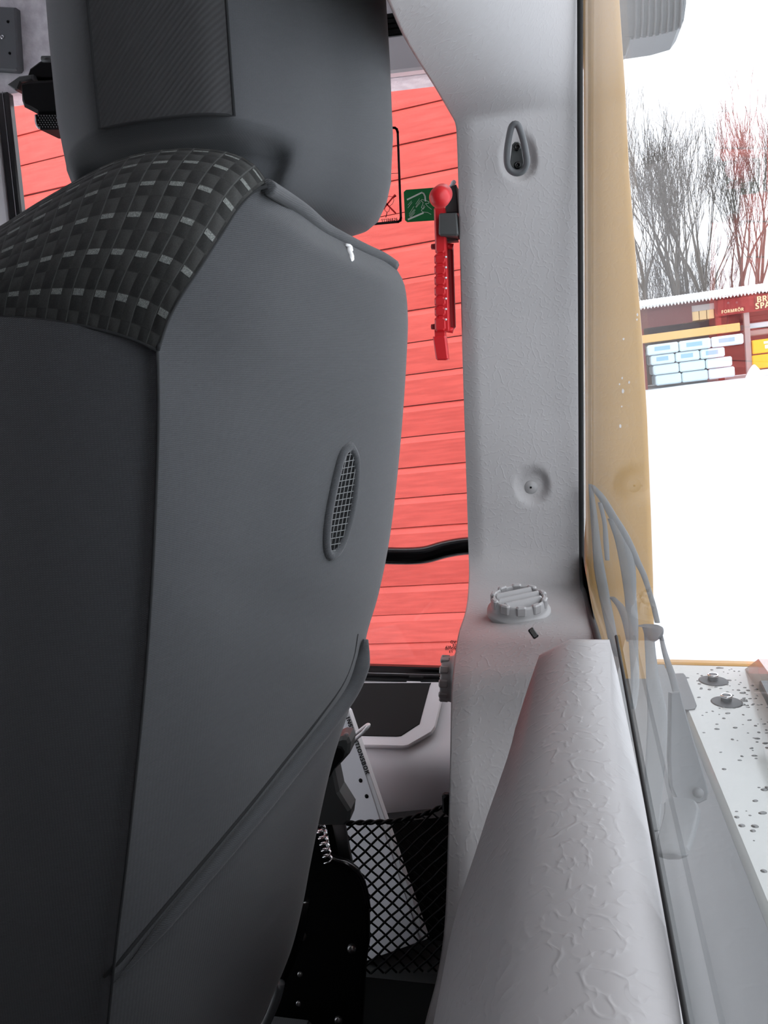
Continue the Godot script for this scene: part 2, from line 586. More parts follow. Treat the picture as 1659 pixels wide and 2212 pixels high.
func ledge() -> void:
	# padded sill under the rear window: cross-sections along z
	var st := ms()
	var secs := []
	var zs := [0.66, 0.3, 0.1, -0.1, -0.2, -0.3, -0.36, -0.41, -0.45, -0.48, -0.51, -0.53, -0.548, -0.557, -0.562]
	for z in zs:
		var d: float = -z
		var h := 0.219 - (d - 0.258) * 0.128
		var taper := smoothstep(0.38, 0.57, d)            # the end draws in towards the window
		var drop := 0.0 if d < 0.55 else (d - 0.55) / 0.012 * 0.004
		var xl := lerpf(-0.068, -0.038, taper)
		var prof := [[0.0434, 0.60], [0.0434, h + 0.012], [0.0434, h + 0.003], [0.042, h + 0.0002], [0.030, h], [0.015, h + 0.0002], [0.002, h + 0.0008], [-0.005, h + 0.003], [-0.011, h + 0.008], [-0.017, h + 0.016], [-0.024, h + 0.029], [-0.033, h + 0.047], [-0.043, h + 0.068], [-0.051, h + 0.095], [-0.057, h + 0.125], [-0.061, h + 0.165], [-0.062, h + 0.25], [-0.060, h + 0.4], [-0.050, 1.30]]
		var row := []
		for q in prof:
			var x: float = q[0]
			if x < 0.0: x *= xl / -0.062
			row.append(Vector3(x, EYE.y - q[1] - drop, z))
		secs.append(samp(row, 60))
	grid(st, secs)
	var e: Array = secs[-1]
	for k in range(1, e.size() - 1): tri(st, e[0], e[k], e[k + 1])
	var o := obj("trim_2", st, M.trim)
	tag(o, "padded pale grey leather-grained sill along the window's lower edge", "trim", "", "structure")

func rear_window() -> void:
	var root := thing("window_1", "clear side glass at right with black rubber edge", "window", Vector3(GX, EYE.y - 0.27, -0.3), "", "structure")
	var st := ms(false)
	abox(st, Vector3(GX, 0.72, -1.30), Vector3(GX + 0.005, 2.0, 0.14))
	obj("pane", st, M.glass, root)
	st = ms()
	var c := []
	for q in [[1253, -120], [1253, 0], [1253, 300], [1254, 600], [1255, 900], [1256, 1150], [1258, 1255], [1264, 1280], [1274, 1320], [1285, 1358], [1291, 1380], [1300, 1410]]:
		var p := pxp(q[0], q[1], GX - 0.0015)
		c.append(p)
	tube(st, samp(c, 60), 0.0036, 8)
	# lower run beside the sill
	var low := []
	for d in [0.56, 0.5, 0.4, 0.3, 0.2, 0.0, -0.6]:
		low.append(Vector3(GX - 0.0008, EYE.y - (0.219 - (d - 0.258) * 0.128) - 0.0005, -d))
	tube(st, low, 0.0011, 6)
	obj("gasket", st, M.rubber, root)
	st = ms(false)
	abox(st, Vector3(GX - 0.02, 2.0, -1.30), Vector3(GX + 0.03, 2.10, 0.66))
	obj("window_header", st, M.panel, root)
	# lower rear wall of the cab, outside the sill
	st = ms(false)
	abox(st, Vector3(GX - 0.001, 0.0, -1.30), Vector3(GX + 0.012, 0.86, 0.66))
	abox(st, Vector3(GX - 0.001, 0.86, 0.13), Vector3(GX + 0.03, 2.10, 0.70))
	var o := obj("wall_rear", st, M.sill_grey)
	tag(o, "grey lower outer wall of the cab below the glass", "wall", "", "structure")

# ---------------------------------------------------------------- the seat
var seatB := []
func on_back(px: float, py: float) -> float:      # distance of the rear face of the seat at a pixel
	var sw := 1e-9
	var sd := 0.0
	for r in seatB:
		if r[0].y > py + 120.0 and r[-1].y > py + 120.0: continue
		for p in r:
			var dx: float = p.x - px
			var dy: float = p.y - py
			if absf(dx) > 60.0 or absf(dy) > 60.0: continue
			var w := exp(-(dx * dx + dy * dy) / 350.0)
			sw += w
			sd += w * p.z
	return sd / sw if sw > 1e-6 else 0.85
func seat() -> void:
	var root := thing("driver_seat", "dark grey fabric driver's seat seen from behind with woven shoulder", "seat", Vector3(-0.45, 0, -0.75))
	var crease := V3([[340, 757, 0.55], [342, 900, 0.55], [336, 1100, 0.55], [326, 1300, 0.55], [311, 1500, 0.55], [291, 1700, 0.55], [269, 1900, 0.55], [250, 2050, 0.55], [233, 2212, 0.55], [208, 2420, 0.55]])
	var edge := V3([[577, 403, 0.615], [548, 412, 0.605], [515, 446, 0.595], [480, 500, 0.585], [430, 578, 0.57], [388, 642, 0.56], [362, 692, 0.555], [340, 757, 0.55]])
	var sil := V3([[852, 574, 0.90], [873, 612, 0.91], [881, 680, 0.92], [879, 760, 0.93], [870, 900, 0.93], [856, 1050, 0.93], [839, 1180, 0.92], [816, 1290, 0.90], [792, 1372, 0.89], [778, 1460, 0.88], [752, 1540, 0.87], [720, 1640, 0.86], [692, 1760, 0.85], [670, 1870, 0.84], [655, 1950, 0.83], [630, 2050, 0.82], [590, 2150, 0.81], [556, 2230, 0.80], [490, 2420, 0.79]])
	var top := V3([[577, 403, 0.615], [620, 430, 0.66], [660, 458, 0.70], [700, 492, 0.75], [740, 515, 0.79], [790, 540, 0.84], [825, 556, 0.875], [852, 574, 0.90]])
	var left := edge.duplicate()
	left.append_array(crease.slice(1))
	var bottom := V3([[208, 2420, 0.55], [350, 2420, 0.62], [490, 2420, 0.79]])
	var fu := func(t: float) -> float: return lerpf(t, sin(t * PI / 2), 0.6)
	var fv := func(t: float) -> float: return t
	var fd := func(u: float, v: float, d: float, a: float, b: float) -> float:
		if v < 0.03: return lerpf(d, a + (b - a) * (0.45 * u + 0.55 * (1.0 - sqrt(maxf(0.0, 1.0 - u * u)))), v / 0.03)
		return a + (b - a) * (0.45 * u + 0.55 * (1.0 - sqrt(maxf(0.0, 1.0 - u * u))))
	seatB = coons(top, bottom, left, sil, 44, 120, fu, fv, fd)
	# soft unevenness of the padding, and the groove above the roll
	for r in seatB:
		for i in r.size():
			var p: Vector3 = r[i]
			var w := sin(p.x * 0.013 + 1.0) * sin(p.y * 0.006 + 0.6) * 0.004
			r[i].z += w * sin(PI * float(i) / (r.size() - 1))
	var st := ms()
	var P := unproject(seatB)
	for j in P.size():            # wrap round the far edge
		var e: Vector3 = P[j][-1]
		P[j].append(e + Vector3(-0.02, 0, -0.03))
		P[j].append(e + Vector3(-0.10, 0, -0.05))
	grid(st, P)
	obj("back_panel", st, M.cloth, root)
	# near side of the backrest
	var aT := V3([[-260, 668, 0.60], [-120, 676, 0.585], [0, 684, 0.57], [100, 692, 0.56], [200, 709, 0.555], [280, 731, 0.552], [340, 757, 0.55]])
	var aL := V3([[-260, 668, 0.60], [-300, 1400, 0.60], [-400, 2420, 0.60]])
	var aB := V3([[-400, 2420, 0.60], [-100, 2420, 0.57], [208, 2420, 0.55]])
	var same := func(t: float) -> float: return t
	var keep := func(_u: float, _v: float, d: float, _a: float, _b: float) -> float: return d
	var gA := coons(aT, aB, aL, crease, 30, 60, same, same, keep)
	for r in gA:
		for i in r.size():
			var u: float = float(i) / (r.size() - 1)
			r[i].z += 0.012 * pow(u, 8.0) - 0.004 * sin(PI * u)
	# keep the shared edge shared
	for r in gA: r[-1].z -= 0.012
	st = ms()
	P = unproject(gA)
	for j in P.size(): P[j].push_front(P[j][0] + Vector3(-0.05, 0, -0.30))
	grid(st, P)
	obj("side_panel", st, M.cloth, root)
	# woven shoulder
	var cT := V3([[-260, 640, 0.66], [-120, 552, 0.64], [0, 488, 0.625], [60, 450, 0.62], [120, 414, 0.615], [200, 370, 0.61], [260, 343, 0.607], [330, 326, 0.605], [420, 320, 0.605], [500, 330, 0.607], [550, 356, 0.61], [577, 392, 0.615]])
	var cR := edge.duplicate()
	cR[0] = cT[-1]
	var roll := func(t: float) -> float: return 1.0 - cos(t * PI / 2)
	var rolld := func(_u: float, v: float, d: float, _a: float, _b: float) -> float: return d - 0.020 * sin(PI * v) 
	var gC := coons(cT, aT, V3([[-260, 640, 0.66], [-260, 668, 0.60]]), cR, 60, 24, same, roll, rolld)
	st = ms()
	P = unproject(gC)
	var backrow := []
	for p in P[0]: backrow.append(p + Vector3(-0.01, -0.03, -0.10))
	P.push_front(backrow)
	grid(st, P, Vector2(3.4, 1.7))
	obj("woven_shoulder", st, M.woven, root)
	# seams
	st = ms()
	var sm := []
	for p in samp(crease, 60): sm.append(pd(p.x, p.y, p.z - 0.0005))
	tube(st, sm, 0.0013, 6)
	obj("seam", st, M.seam, root)
	st = ms()
	sm = []
	for p in samp(edge, 40): sm.append(pd(p.x, p.y, p.z - 0.001))
	tube(st, sm, 0.0016, 6)
	obj("seam", st, M.seam, root)
	st = ms()
	sm = []
	for p in samp(aT, 40): sm.append(pd(p.x, p.y, p.z - 0.001))
	tube(st, sm, 0.0013, 6)
	obj("seam", st, M.seam, root)
	# piped top edge with a second line below it
	st = ms()
	sm = []
	for p in samp(top, 40): sm.append(pd(p.x, p.y, p.z - 0.002))
	tube(st, sm, 0.006, 8)
	obj("top_piping", st, M.cloth, root)
	st = ms()
	sm = []
	for p in samp(top, 40): sm.append(pd(p.x - 3, p.y + 16 + 0.0 * p.x, p.z - 0.003))
	tube(st, sm, 0.0013, 6)
	obj("seam", st, M.seam, root)
	# white loop of thread
	st = ms()
	var tagp := []
	for q in [[747, 528], [755, 536], [754, 545], [758, 554], [758, 565]]: tagp.append(pd(q[0], q[1], on_back(q[0], q[1]) - 0.005))
	tube(st, samp(tagp, 12), [0.0012, 0.003, 0.0035, 0.0035, 0.003, 0.0032, 0.0035, 0.0035, 0.003, 0.003, 0.0028, 0.002, 0.001], 6)
	obj("thread_tuft", st, M.label_cloth, root).set_meta("label", "white tuft of thread")
	# padded roll running down to the left
	st = ms()
	var fold := V3([[784, 1380, 0], [775, 1430, 0], [752, 1488, 0], [705, 1556, 0], [640, 1640, 0], [560, 1741, 0], [480, 1838, 0], [400, 1933, 0], [330, 2016, 0], [275, 2082, 0], [238, 2120, 0]])
	var rp := []
	var rr := []
	var fs := samp(fold, 70)
	for i in fs.size():
		var t := float(i) / (fs.size() - 1)
		rp.append(pd(fs[i].x, fs[i].y, on_back(fs[i].x, fs[i].y)) + Vector3(0.0035, 0, 0.002))
		rr.append(lerpf(0.0105, 0.0045, t) * minf(1.0, minf(t * 12.0 + 0.3, (1.0 - t) * 5.0 + 0.1)))
	tube(st, rp, rr, 14)
	obj("padded_roll", st, M.cloth, root)
	st = ms()
	rp = []
	for i in fs.size(): rp.append(pd(fs[i].x - 13, fs[i].y - 11, on_back(fs[i].x - 13, fs[i].y - 11) - 0.0005))
	tube(st, rp, 0.0020, 6)
	obj("seam", st, M.seam, root)
	# oval mesh insert
	var ov := [[757, 964], [768, 990], [768, 1040], [762, 1090], [749, 1145], [731, 1188], [713, 1201], [705, 1182], [707, 1130], [716, 1075], [728, 1020], [741, 978]]
	var op := []
	for q in ov: op.append(Vector3(q[0], q[1], on_back(q[0], q[1])))
	op.append(op[0])
	var os := samp(op, 60)
	os.pop_back()
	var rim := []
	for p in os: rim.append(pd(p.x, p.y, p.z - 0.002))
	var cen := Vector3.ZERO
	for p in rim: cen += p / rim.size()
	st = ms()
	for i in rim.size(): tri(st, cen, rim[i], rim[(i + 1) % rim.size()])
	var ins := obj("mesh_insert", st, M.black, root)
	st = ms()
	tube(st, rim, 0.0045, 8, true)
	obj("insert_rim", st, M.cloth, ins)
	st = ms()
	var o2 := PackedVector2Array()
	for p in os: o2.append(Vector2(p.x, p.y))
	var wires := []
	for k in 17: wires.append([Vector2(690, 985 + k * 13.4 + 9), Vector2(790, 985 + k * 13.4 - 9)])
	for k in range(-4, 7): wires.append([Vector2(738 + 24 + k * 8, 950), Vector2(738 - 22 + k * 8, 1215)])
	for w in wires:
		for seg in Geometry2D.intersect_polyline_with_polygon(PackedVector2Array(w), o2):
			var a: Vector2 = seg[0]
			var b: Vector2 = seg[seg.size() - 1]
			var l := []
			for t in 5:
				var q := a.lerp(b, t / 4.0)
				l.append(pd(q.x, q.y, on_back(q.x, q.y) - 0.004))
			tube(st, l, 0.0005, 4)
	var mw := obj("wire_mesh", st, M.wire, ins)
	mw.set_meta("kind", "stuff")
	# dark cushion foot where the backrest meets the frame, out of sight below
	st = ms()
	box(st, Transform3D(Basis(), Vector3(-0.55, 0.40, -0.78)), Vector3(0.50, 0.14, 0.46), 0.04)
	obj("seat_cushion", st, M.cloth, root)
	st = ms()
	box(st, Transform3D(Basis(), Vector3(-0.50, 0.165, -0.78)), Vector3(0.36, 0.33, 0.34), 0.02)
	obj("pedestal", st, M.rubber, root)

func headrest() -> void:
	var root := thing("headrest", "dark grey fabric headrest with ribbed side panel above seat", "headrest", pd(500, 330, 0.8))
	# plan outline as (px at row 150, distance)
	var pl := [[112, 0.735], [122, 0.69], [160, 0.655], [205, 0.640], [300, 0.632], [400, 0.632], [470, 0.636], [505, 0.645], [560, 0.668], [640, 0.71], [720, 0.765], [790, 0.815], [832, 0.86], [843, 0.89], [835, 0.92], [780, 0.95], [600, 0.97], [400, 0.95], [240, 0.90], [140, 0.80]]
	var ring := []
	for q in pl:
		var p := pd(q[0], 150, q[1])
		ring.append(Vector3(p.x, 0, p.z))
	ring.append(ring[0])
	var rs := samp(ring, 100)
	rs.pop_back()
	var cen := Vector3.ZERO
	for p in rs: cen += p / rs.size()
	var rows := []
	var hs := [[0.150, 0.075], [0.152, 0.052], [0.158, 0.032], [0.167, 0.020], [0.185, 0.010], [0.192, 0.008], [0.199, 0.006], [0.206, 0.004], [0.21, 0.004], [0.25, 0.0], [0.32, 0.0], [0.40, 0.002], [0.50, 0.006], [0.58, 0.02], [0.60, 0.05]]
	for h in hs:
		var row := []
		for p in rs:
			var d: Vector3 = (p - cen)
			var q: Vector3 = p - d.normalized() * h[1]
			# the near underside is hollowed back below the ribbed panel
			var hollow := (1.0 - smoothstep(0.190, 0.206, h[0])) * smoothstep(-0.72, -0.66, q.z)
			row.append(Vector3(q.x, EYE.y + h[0], q.z - 0.05 * hollow))
		rows.append(row)
	var st := ms()
	grid(st, rows, Vector2.ZERO, true)
	for k in range(1, rs.size() - 1): tri(st, rows[0][0], rows[0][k], rows[0][k + 1])
	obj("cushion", st, M.headrest_cloth, root)
	# ribbed panel let into the near side, with its sewn border
	st = ms()
	var pr := []
	var H0 := 0.206
	for hh in [H0, 0.25, 0.32, 0.40, 0.50, 0.575]:
		var row := []
		for k in 21:
			var t := k / 20.0
			var px := lerpf(210, 506, t)
			# nearest point of the outline
			var b: Vector3 = rs[0]
			var bd := 1e9
			for p in rs:
				var v: Vector3 = cb.inverse() * (Vector3(p.x, pd(px, 150, 0.64).y, p.z) - EYE)
				if absf(829.5 + F * v.x / -v.z - px) < bd and -p.z < 0.70:
					bd = absf(829.5 + F * v.x / -v.z - px)
					b = p
			row.append(Vector3(b.x, EYE.y + hh, b.z + 0.0025))
		pr.append(row)
	# even out the sampled row
	for row in pr:
		var sm := samp([row[0], row[5], row[10], row[15], row[20]], 20)
		for k in 21: row[k] = sm[k]
	grid(st, pr)
	obj("ribbed_panel", st, M.ribbed, root)
	st = ms()
	var bd2 := []
	for j in range(pr.size() - 1, -1, -1): bd2.append(pr[j][0])
	for k in range(1, 20): bd2.append(pr[0][k])
	for j in pr.size(): bd2.append(pr[j][20])
	tube(st, bd2, 0.0013, 6)
	obj("seam", st, M.seam, root)
	# posts into the backrest
	for dz in [0.74, 0.86]:
		st = ms()
		tube(st, [pd(480, 360, dz) + Vector3(0, 0.06, 0), pd(480, 360, dz) + Vector3(0, -0.10, 0)], 0.006, 12)
		obj("post", st, M.black, root)

# ---------------------------------------------------------------- far side of the cab
func far_side() -> void:
	var D := 1.40
	var bl := pd(40, 1437, D)
	var br := pd(900, 1437, D)
	var yb := br.y
	var yt := pd(900, 163, D).y
	var xl := pd(40, 330, D).x
	var xr := 0.03
	# wall round the opening
	var st := ms(false)
	var yt2 := pd(40, 200, D).y
	abox(st, Vector3(-0.62, yt, -1.46), Vector3(0.05, 2.12, -1.40))
	abox(st, Vector3(-1.75, yt2, -1.46), Vector3(-0.62, 2.12, -1.40))
	abox(st, Vector3(-1.75, 0, -1.46), Vector3(0.05, yb - 0.03, -1.40))
	abox(st, Vector3(-1.75, yb - 0.03, -1.46), Vector3(xl - 0.10, yt2, -1.40))
	var o := obj("wall_left", st, M.liner)
	tag(o, "pale felt lined far side of the cab round the window", "wall", "", "structure")
	var win := thing("window_2", "far side window looking onto the red boards", "window", Vector3((xl + xr) / 2, yb, -D), "", "structure")
	st = ms(false)
	abox(st, Vector3(xl - 0.02, yb - 0.02, -1.416), Vector3(xr, yt2, -1.412))
	obj("pane", st, M.glass, win)
	st = ms()
	abox(st, Vector3(xl - 0.026, yb - 0.030, -1.405), Vector3(xr, yb + 0.0, -1.388), 0.003)
	abox(st, Vector3(xl - 0.026, yb - 0.030, -1.405), Vector3(xl, yt2, -1.388), 0.003)
	obj("gasket", st, M.black_gloss, win)
	st = ms()
	abox(st, Vector3(xl, yb - 0.0125, -1.388), Vector3(xr, yb - 0.0115, -1.3868))
	abox(st, Vector3(xl - 0.0105, yb, -1.388), Vector3(xl - 0.0095, yt2, -1.3868))
	obj("bead", st, M.chrome, win)
	st = ms()
	abox(st, Vector3(xl - 0.10, yb - 0.06, -1.42), Vector3(xl - 0.027, yt2, -1.37), 0.012)
	abox(st, Vector3(xl - 0.060, yb - 0.06, -1.37), Vector3(xl - 0.055, yt2, -1.366), 0.001)
	obj("frame_post", st, M.white_paint, win)
	st = ms()
	abox(st, Vector3(-0.50, yt - 0.0, -1.40), Vector3(0.03, yt + 0.055, -1.375), 0.004)
	obj("head_rail", st, M.white_paint, win)
	st = ms()
	for k in 4: abox(st, Vector3(-0.50, yt + 0.056 + k * 0.007, -1.40), Vector3(-0.205, yt + 0.0615 + k * 0.007, -1.37 + 0.002 * k), 0.001)
	obj("blind_roll", st, M.black, win)
	# green mark and black-framed notice stuck on the pane
	var zf := Transform3D(Basis(), Vector3(0, 0, -1.4105))
	var fl := func(st2: SurfaceTool, pts: Array, off: float) -> void:
		var poly := []
		for q in pts:
			var w := pd(q[0], q[1], 1.4105 - off)
			poly.append(Vector2(w.x, w.y))
		prism(st2, poly, 0.0004, Transform3D(Basis(), Vector3(0, 0, -1.4105 + off)))
	var line := func(st2: SurfaceTool, pts: Array, w: float, off: float) -> void:
		for i in pts.size() - 1:
			var a := Vector2(pts[i][0], pts[i][1])
			var b := Vector2(pts[i + 1][0], pts[i + 1][1])
			var t := (b - a).normalized()
			var n := Vector2(-t.y, t.x) * w / 2
			a -= t * w * 0.3
			b += t * w * 0.3
			fl.call(st2, [[a.x + n.x, a.y + n.y], [b.x + n.x, b.y + n.y], [b.x - n.x, b.y - n.y], [a.x - n.x, a.y - n.y]], off)
	st = ms(false)
	fl.call(st, [[877, 410], [952, 404], [957, 408], [960, 470], [956, 475], [880, 480], [875, 476], [872, 415]], 0.0005)
	var g := obj("emergency_exit_sticker", st, M.green_film)
	tag(g, "green emergency exit sticker with white hand on the window pane", "sticker")
	st = ms(false)
	line.call(st, [[880, 431], [911, 416], [915, 418], [918, 424], [919, 434]], 3.2, 0.0010)
	line.call(st, [[882, 474], [914, 460]], 3.4, 0.0010)
	for h in [[881, 443, 889, 434], [881, 449, 890, 437], [898, 441, 906, 429], [898, 447, 907, 433], [899, 448, 908, 437], [884, 462, 894, 446], [884, 466, 895, 452], [885, 469, 897, 453], [886, 471, 896, 459]]:
		line.call(st, [[h[0], h[1]], [h[2], h[3]]], 0.7, 0.0010)
	line.call(st, [[932, 452], [924, 446], [919, 440], [926, 439], [927, 436], [920, 433], [911, 431], [909, 434], [914, 437], [913, 442], [910, 448], [913, 450], [910, 455], [914, 458], [924, 459], [931, 463]], 0.9, 0.0010)
	line.call(st, [[916, 443], [914, 452], [918, 446]], 0.8, 0.0010)
	obj("pictogram", st, M.film_white, g)
	var n := thing("notice_sticker", "clear notice sticker with black rounded border and red cross", "sticker", pd(845, 480, 1.41))
	st = ms(false)
	line.call(st, [[740, 279], [853, 276], [857, 279], [859, 286]], 5.5, 0.0005)
	line.call(st, [[859, 284], [866, 471]], 5.0, 0.0005)
	line.call(st, [[866, 470], [865, 476], [860, 479], [740, 490]], 5.5, 0.0005)
	line.call(st, [[740, 490], [733, 285]], 5.5, 0.0005)
	line.call(st, [[735, 380], [860, 374]], 1.0, 0.0005)
	obj("border", st, M.film_black, n)
	st = ms(false)
	line.call(st, [[826, 431], [855, 461]], 3.4, 0.0010)
	line.call(st, [[853, 421], [818, 464]], 3.4, 0.0010)
	obj("red_cross", st, M.film_red, n)
	st = ms(false)
	line.call(st, [[831, 430], [840, 424], [848, 425], [851, 432], [848, 440], [842, 445]], 0.9, 0.0008)
	line.call(st, [[831, 434], [832, 445], [831, 454], [835, 458], [840, 457], [842, 448]], 0.9, 0.0008)
	line.call(st, [[836, 459], [834, 468], [833, 469]], 1.6, 0.0008)
	line.call(st, [[849, 427], [855, 423]], 3.0, 0.0008)
	obj("pictogram", st, M.film_black, n)
	text("number", "11186826", pd(841, 475, 1.409), 0.0035, M.film_black, n)
	var pm := thing("glass_mark", "small dark printed maker's mark low on window pane", "marking", pd(980, 1405, 1.41))
	text("print", "OV", pd(979, 1387, 1.409), 0.0055, M.film_black, pm)
	text("print", "R1", pd(982, 1393, 1.409), 0.0040, M.film_black, pm)
	text("print", "43R-00", pd(974, 1398, 1.409), 0.0035, M.film_black, pm)
	text("print", "001576", pd(974, 1402, 1.409), 0.0035, M.film_black, pm)
	text("print", "E1", pd(974, 1408, 1.409), 0.0045, M.film_black, pm)
	# grab rail
	st = ms()
	var gb := []
	for q in [[760, 1199], [820, 1200], [880, 1201], [920, 1198], [960, 1187], [1000, 1180], [1040, 1178], [1080, 1178]]: gb.append(pd(q[0], q[1], 1.30))
	tube(st, samp(gb, 30), 0.0145, 16)
	var rail := obj("grab_rail", st, M.black_gloss)
	tag(rail, "black curved grab rail across the far window", "handrail")
	# side panel below the window
	var prof := []
	for q in [[1472, 1.392], [1476, 1.380], [1482, 1.370], [1560, 1.305], [1622, 1.255], [1650, 1.238], [1690, 1.228], [1780, 1.226]]: prof.append([q[1], -ray(880, q[0]).y * q[1]])
	prof.append([1.235, 0.95])
	prof.append([1.25, 1.35])
	var secs := []
	for x in [-1.70, -1.2, -0.6, -0.3, 0.03]:
		var row := []
		for q in prof: row.append(Vector3(x, EYE.y - q[1], -q[0]))
		secs.append(samp(row, 40))
	st = ms()
	grid(st, secs)
	var sp := obj("side_panel", st, M.panel)
	tag(sp, "grey moulded side panel below the far window", "panel", "", "structure")
	# storage lid: raised frame with a black inlay; the panel slopes, so work in its plane
	var s0 := Vector3(0, EYE.y - prof[2][1], -prof[2][0])
	var s1 := Vector3(0, EYE.y - prof[4][1], -prof[4][0])
	var nn := (s0 - s1).cross(Vector3.RIGHT).normalized()
	if nn.y < 0: nn = -nn
	var fr := Transform3D(Basis(Vector3.RIGHT, nn.cross(Vector3.RIGHT), nn), s0)
	var onp := func(px: float, py: float) -> Vector2:
		var r := ray(px, py)
		var t := (s0 - EYE).dot(nn) / r.dot(nn)
		var l: Vector3 = fr.affine_inverse() * (EYE + r * t)
		return Vector2(l.x, l.y)
	var lid := thing("storage_lid", "black topped storage lid with pale grey rim below window", "lid", pd(850, 1560, 1.31))
	var outer := []
	for q in [[620, 1481], [963, 1481], [958, 1510], [942, 1578], [934, 1590], [884, 1619], [874, 1621], [620, 1615]]: outer.append(onp.call(q[0], q[1]))
	st = ms(false)
	prism(st, outer, 0.006, fr.translated_local(Vector3(0, 0, 0.011)), 0.002)
	obj("rim", st, M.panel, lid)
	var inner := []
	for q in [[620, 1484], [933, 1484], [930, 1490], [908, 1573], [868, 1599], [858, 1600], [620, 1595]]: inner.append(onp.call(q[0], q[1]))
	st = ms(false)
	prism(st, inner, 0.004, fr.translated_local(Vector3(0, 0, 0.0122)), 0.001)
	obj("inlay", st, M.carpet, lid)
	st = ms()
	box(st, Transform3D(Basis(), pd(893, 1476, 1.372)), Vector3(0.026, 0.004, 0.01), 0.001)
	obj("latch", st, M.white_paint, lid)
	# felt-lined header corner at the left: switch plate, bracket, speaker
	var sw := thing("switch_plate", "dark grey plate with screws on pale headliner", "plate", pd(10, 90, 1.38))
	st = ms()
	plate(st, [[-60, 10], [32, 15], [40, 146], [36, 152], [30, 153], [-60, 147]], 1.385, 0.02, 0.003)
	obj("plate", st, M.mid_grey, sw)
	for q in [[17, 47], [21, 115]]:
		st = ms()
		lathe(st, [[0, 0.001], [0.0022, 0.001], [0.0024, -0.001]], axis_y(pd(q[0], q[1], 1.3845), Vector3(0, 0, 1)), 12)
		obj("screw", st, M.black, sw)
	st = ms()
	lathe(st, [[0.0016, 0.0006], [0.0024, 0.0016], [0.0034, 0.0006]], axis_y(pd(5, 80, 1.3845), Vector3(0, 0, 1)), 16)
	obj("key_ring", st, M.chrome, sw)
	var br2 := thing("mirror_bracket", "black plastic bracket with pointed arm hanging from headliner", "bracket", pd(90, 170, 1.2))
	st = ms(false)
	plate(st, [[56, 165], [62, 147], [82, 132], [100, 122], [160, 116], [160, 172], [60, 172]], 1.22, 0.05, 0.004)
	obj("arm", st, M.black, br2)
	st = ms(false)
	plate(st, [[15, 182], [40, 164], [70, 160], [70, 172], [44, 177], [38, 192], [32, 195]], 1.21, 0.02, 0.002)
	obj("pointed_clip", st, M.dark_grey, br2)
	st = ms(false)
	plate(st, [[41, 178], [60, 172], [160, 168], [160, 247], [80, 246], [66, 238], [48, 229], [43, 214]], 1.20, 0.06, 0.006)
	obj("housing", st, M.black, br2)
	st = ms()
	tube(st, [pd(92, 128, 1.185), pd(112, 128, 1.185)], 0.0045, 12)
	obj("knob", st, M.dark_grey, br2)
	var spk := thing("grille_unit", "small black perforated grille unit with bright edge under bracket", "speaker", pd(95, 262, 1.2))
	st = ms(false)
	plate(st, [[75, 246], [160, 244], [160, 279], [86, 280], [78, 275], [74, 264]], 1.20, 0.05, 0.002)
	obj("body", st, M.black, spk)
	st = ms()
	tube(st, [pd(77, 248, 1.198), pd(77, 262, 1.198), pd(80, 273, 1.198), pd(86, 279, 1.198)], 0.0015, 6)
	obj("edge", st, M.chrome, spk)
	st = ms()
	for j in 6:
		for k in 10:
			var px := 83.0 + k * 6.0 + (3.0 if j % 2 else 0.0)
			var t := axis_y(pd(px, 250 + j * 4.8, 1.1985), Vector3(0, 0, 1))
			lathe(st, [[0, 0.0006], [0.0010, 0.0006], [0.0011, -0.0005]], t, 6)
	var dots := obj("perforations", st, M.wire, spk)
	dots.set_meta("kind", "stuff")

func text(called: String, s: String, at_: Vector3, size: float, m: Material, parent: Node3D, turn := Basis(), outside := false) -> MeshInstance3D:
	var tm := TextMesh.new()
	tm.text = s
	var f := SystemFont.new()
	f.font_names = PackedStringArray(["Droid Sans"])
	f.font_weight = 700
	tm.font = f
	tm.font_size = 64
	tm.pixel_size = size / 46.0
	tm.depth = 0.0006 if size < 0.1 else 0.01
	tm.material = m
	var o := MeshInstance3D.new()
	o.mesh = tm
	o.name = called
	parent.add_child(o, true)
	var t := Transform3D(turn, at_)
	o.global_transform = OUT * t if outside else t
	return o

func vent(c: Vector3, axis: Vector3, r: float, label: String, slat_dir: Vector3) -> void:
	var t := axis_y(c, axis)
	var root := thing("air_vent", label, "vent", c, "round air vents on the post")
	var st := ms()
	lathe(st, [[r, -0.004], [r, 0.0], [r * 0.985, 0.002], [r * 0.90, 0.003], [r * 0.87, 0.006], [r * 0.83, 0.015], [r * 0.80, 0.0175], [r * 0.76, 0.018], [r * 0.73, 0.016], [r * 0.72, 0.006], [r * 0.71, -0.003]], t, 48)
	var ring := obj("ring", st, M.vent_plastic, root)
	st = ms()
	lathe(st, [[0.0, -0.003], [r * 0.74, -0.003]], t, 32)
	obj("duct", st, M.black, root)
	for k in 10:
		var a := TAU * (k + 0.3) / 10
		var dir := t.basis * Vector3(cos(a), 0, sin(a))
		st = ms()
		box(st, frame_at(c + dir * r * 0.80 + t.basis.y * 0.0135, t.basis.y, dir), Vector3(r * 0.30, r * 0.17, 0.012), 0.0015)
		obj("grip_lug", st, M.vent_plastic, ring)
	var sd := (slat_dir - t.basis.y * slat_dir.dot(t.basis.y)).normalized()
	var cr := t.basis.y.cross(sd)
	for k in [-1, 0, 1]:
		var off := float(k) * r * 0.34
		var half := sqrt(maxf(0.0, r * r * 0.53 - off * off)) 
		st = ms()
		var b := Basis(sd, (t.basis.y * 0.85 + cr * 0.5).normalized(), sd.cross((t.basis.y * 0.85 + cr * 0.5).normalized()))
		box(st, Transform3D(b, c + cr * off + t.basis.y * 0.0135), Vector3(half * 2, 0.012, 0.0045), 0.0016)
		obj("slat", st, M.vent_plastic, root)

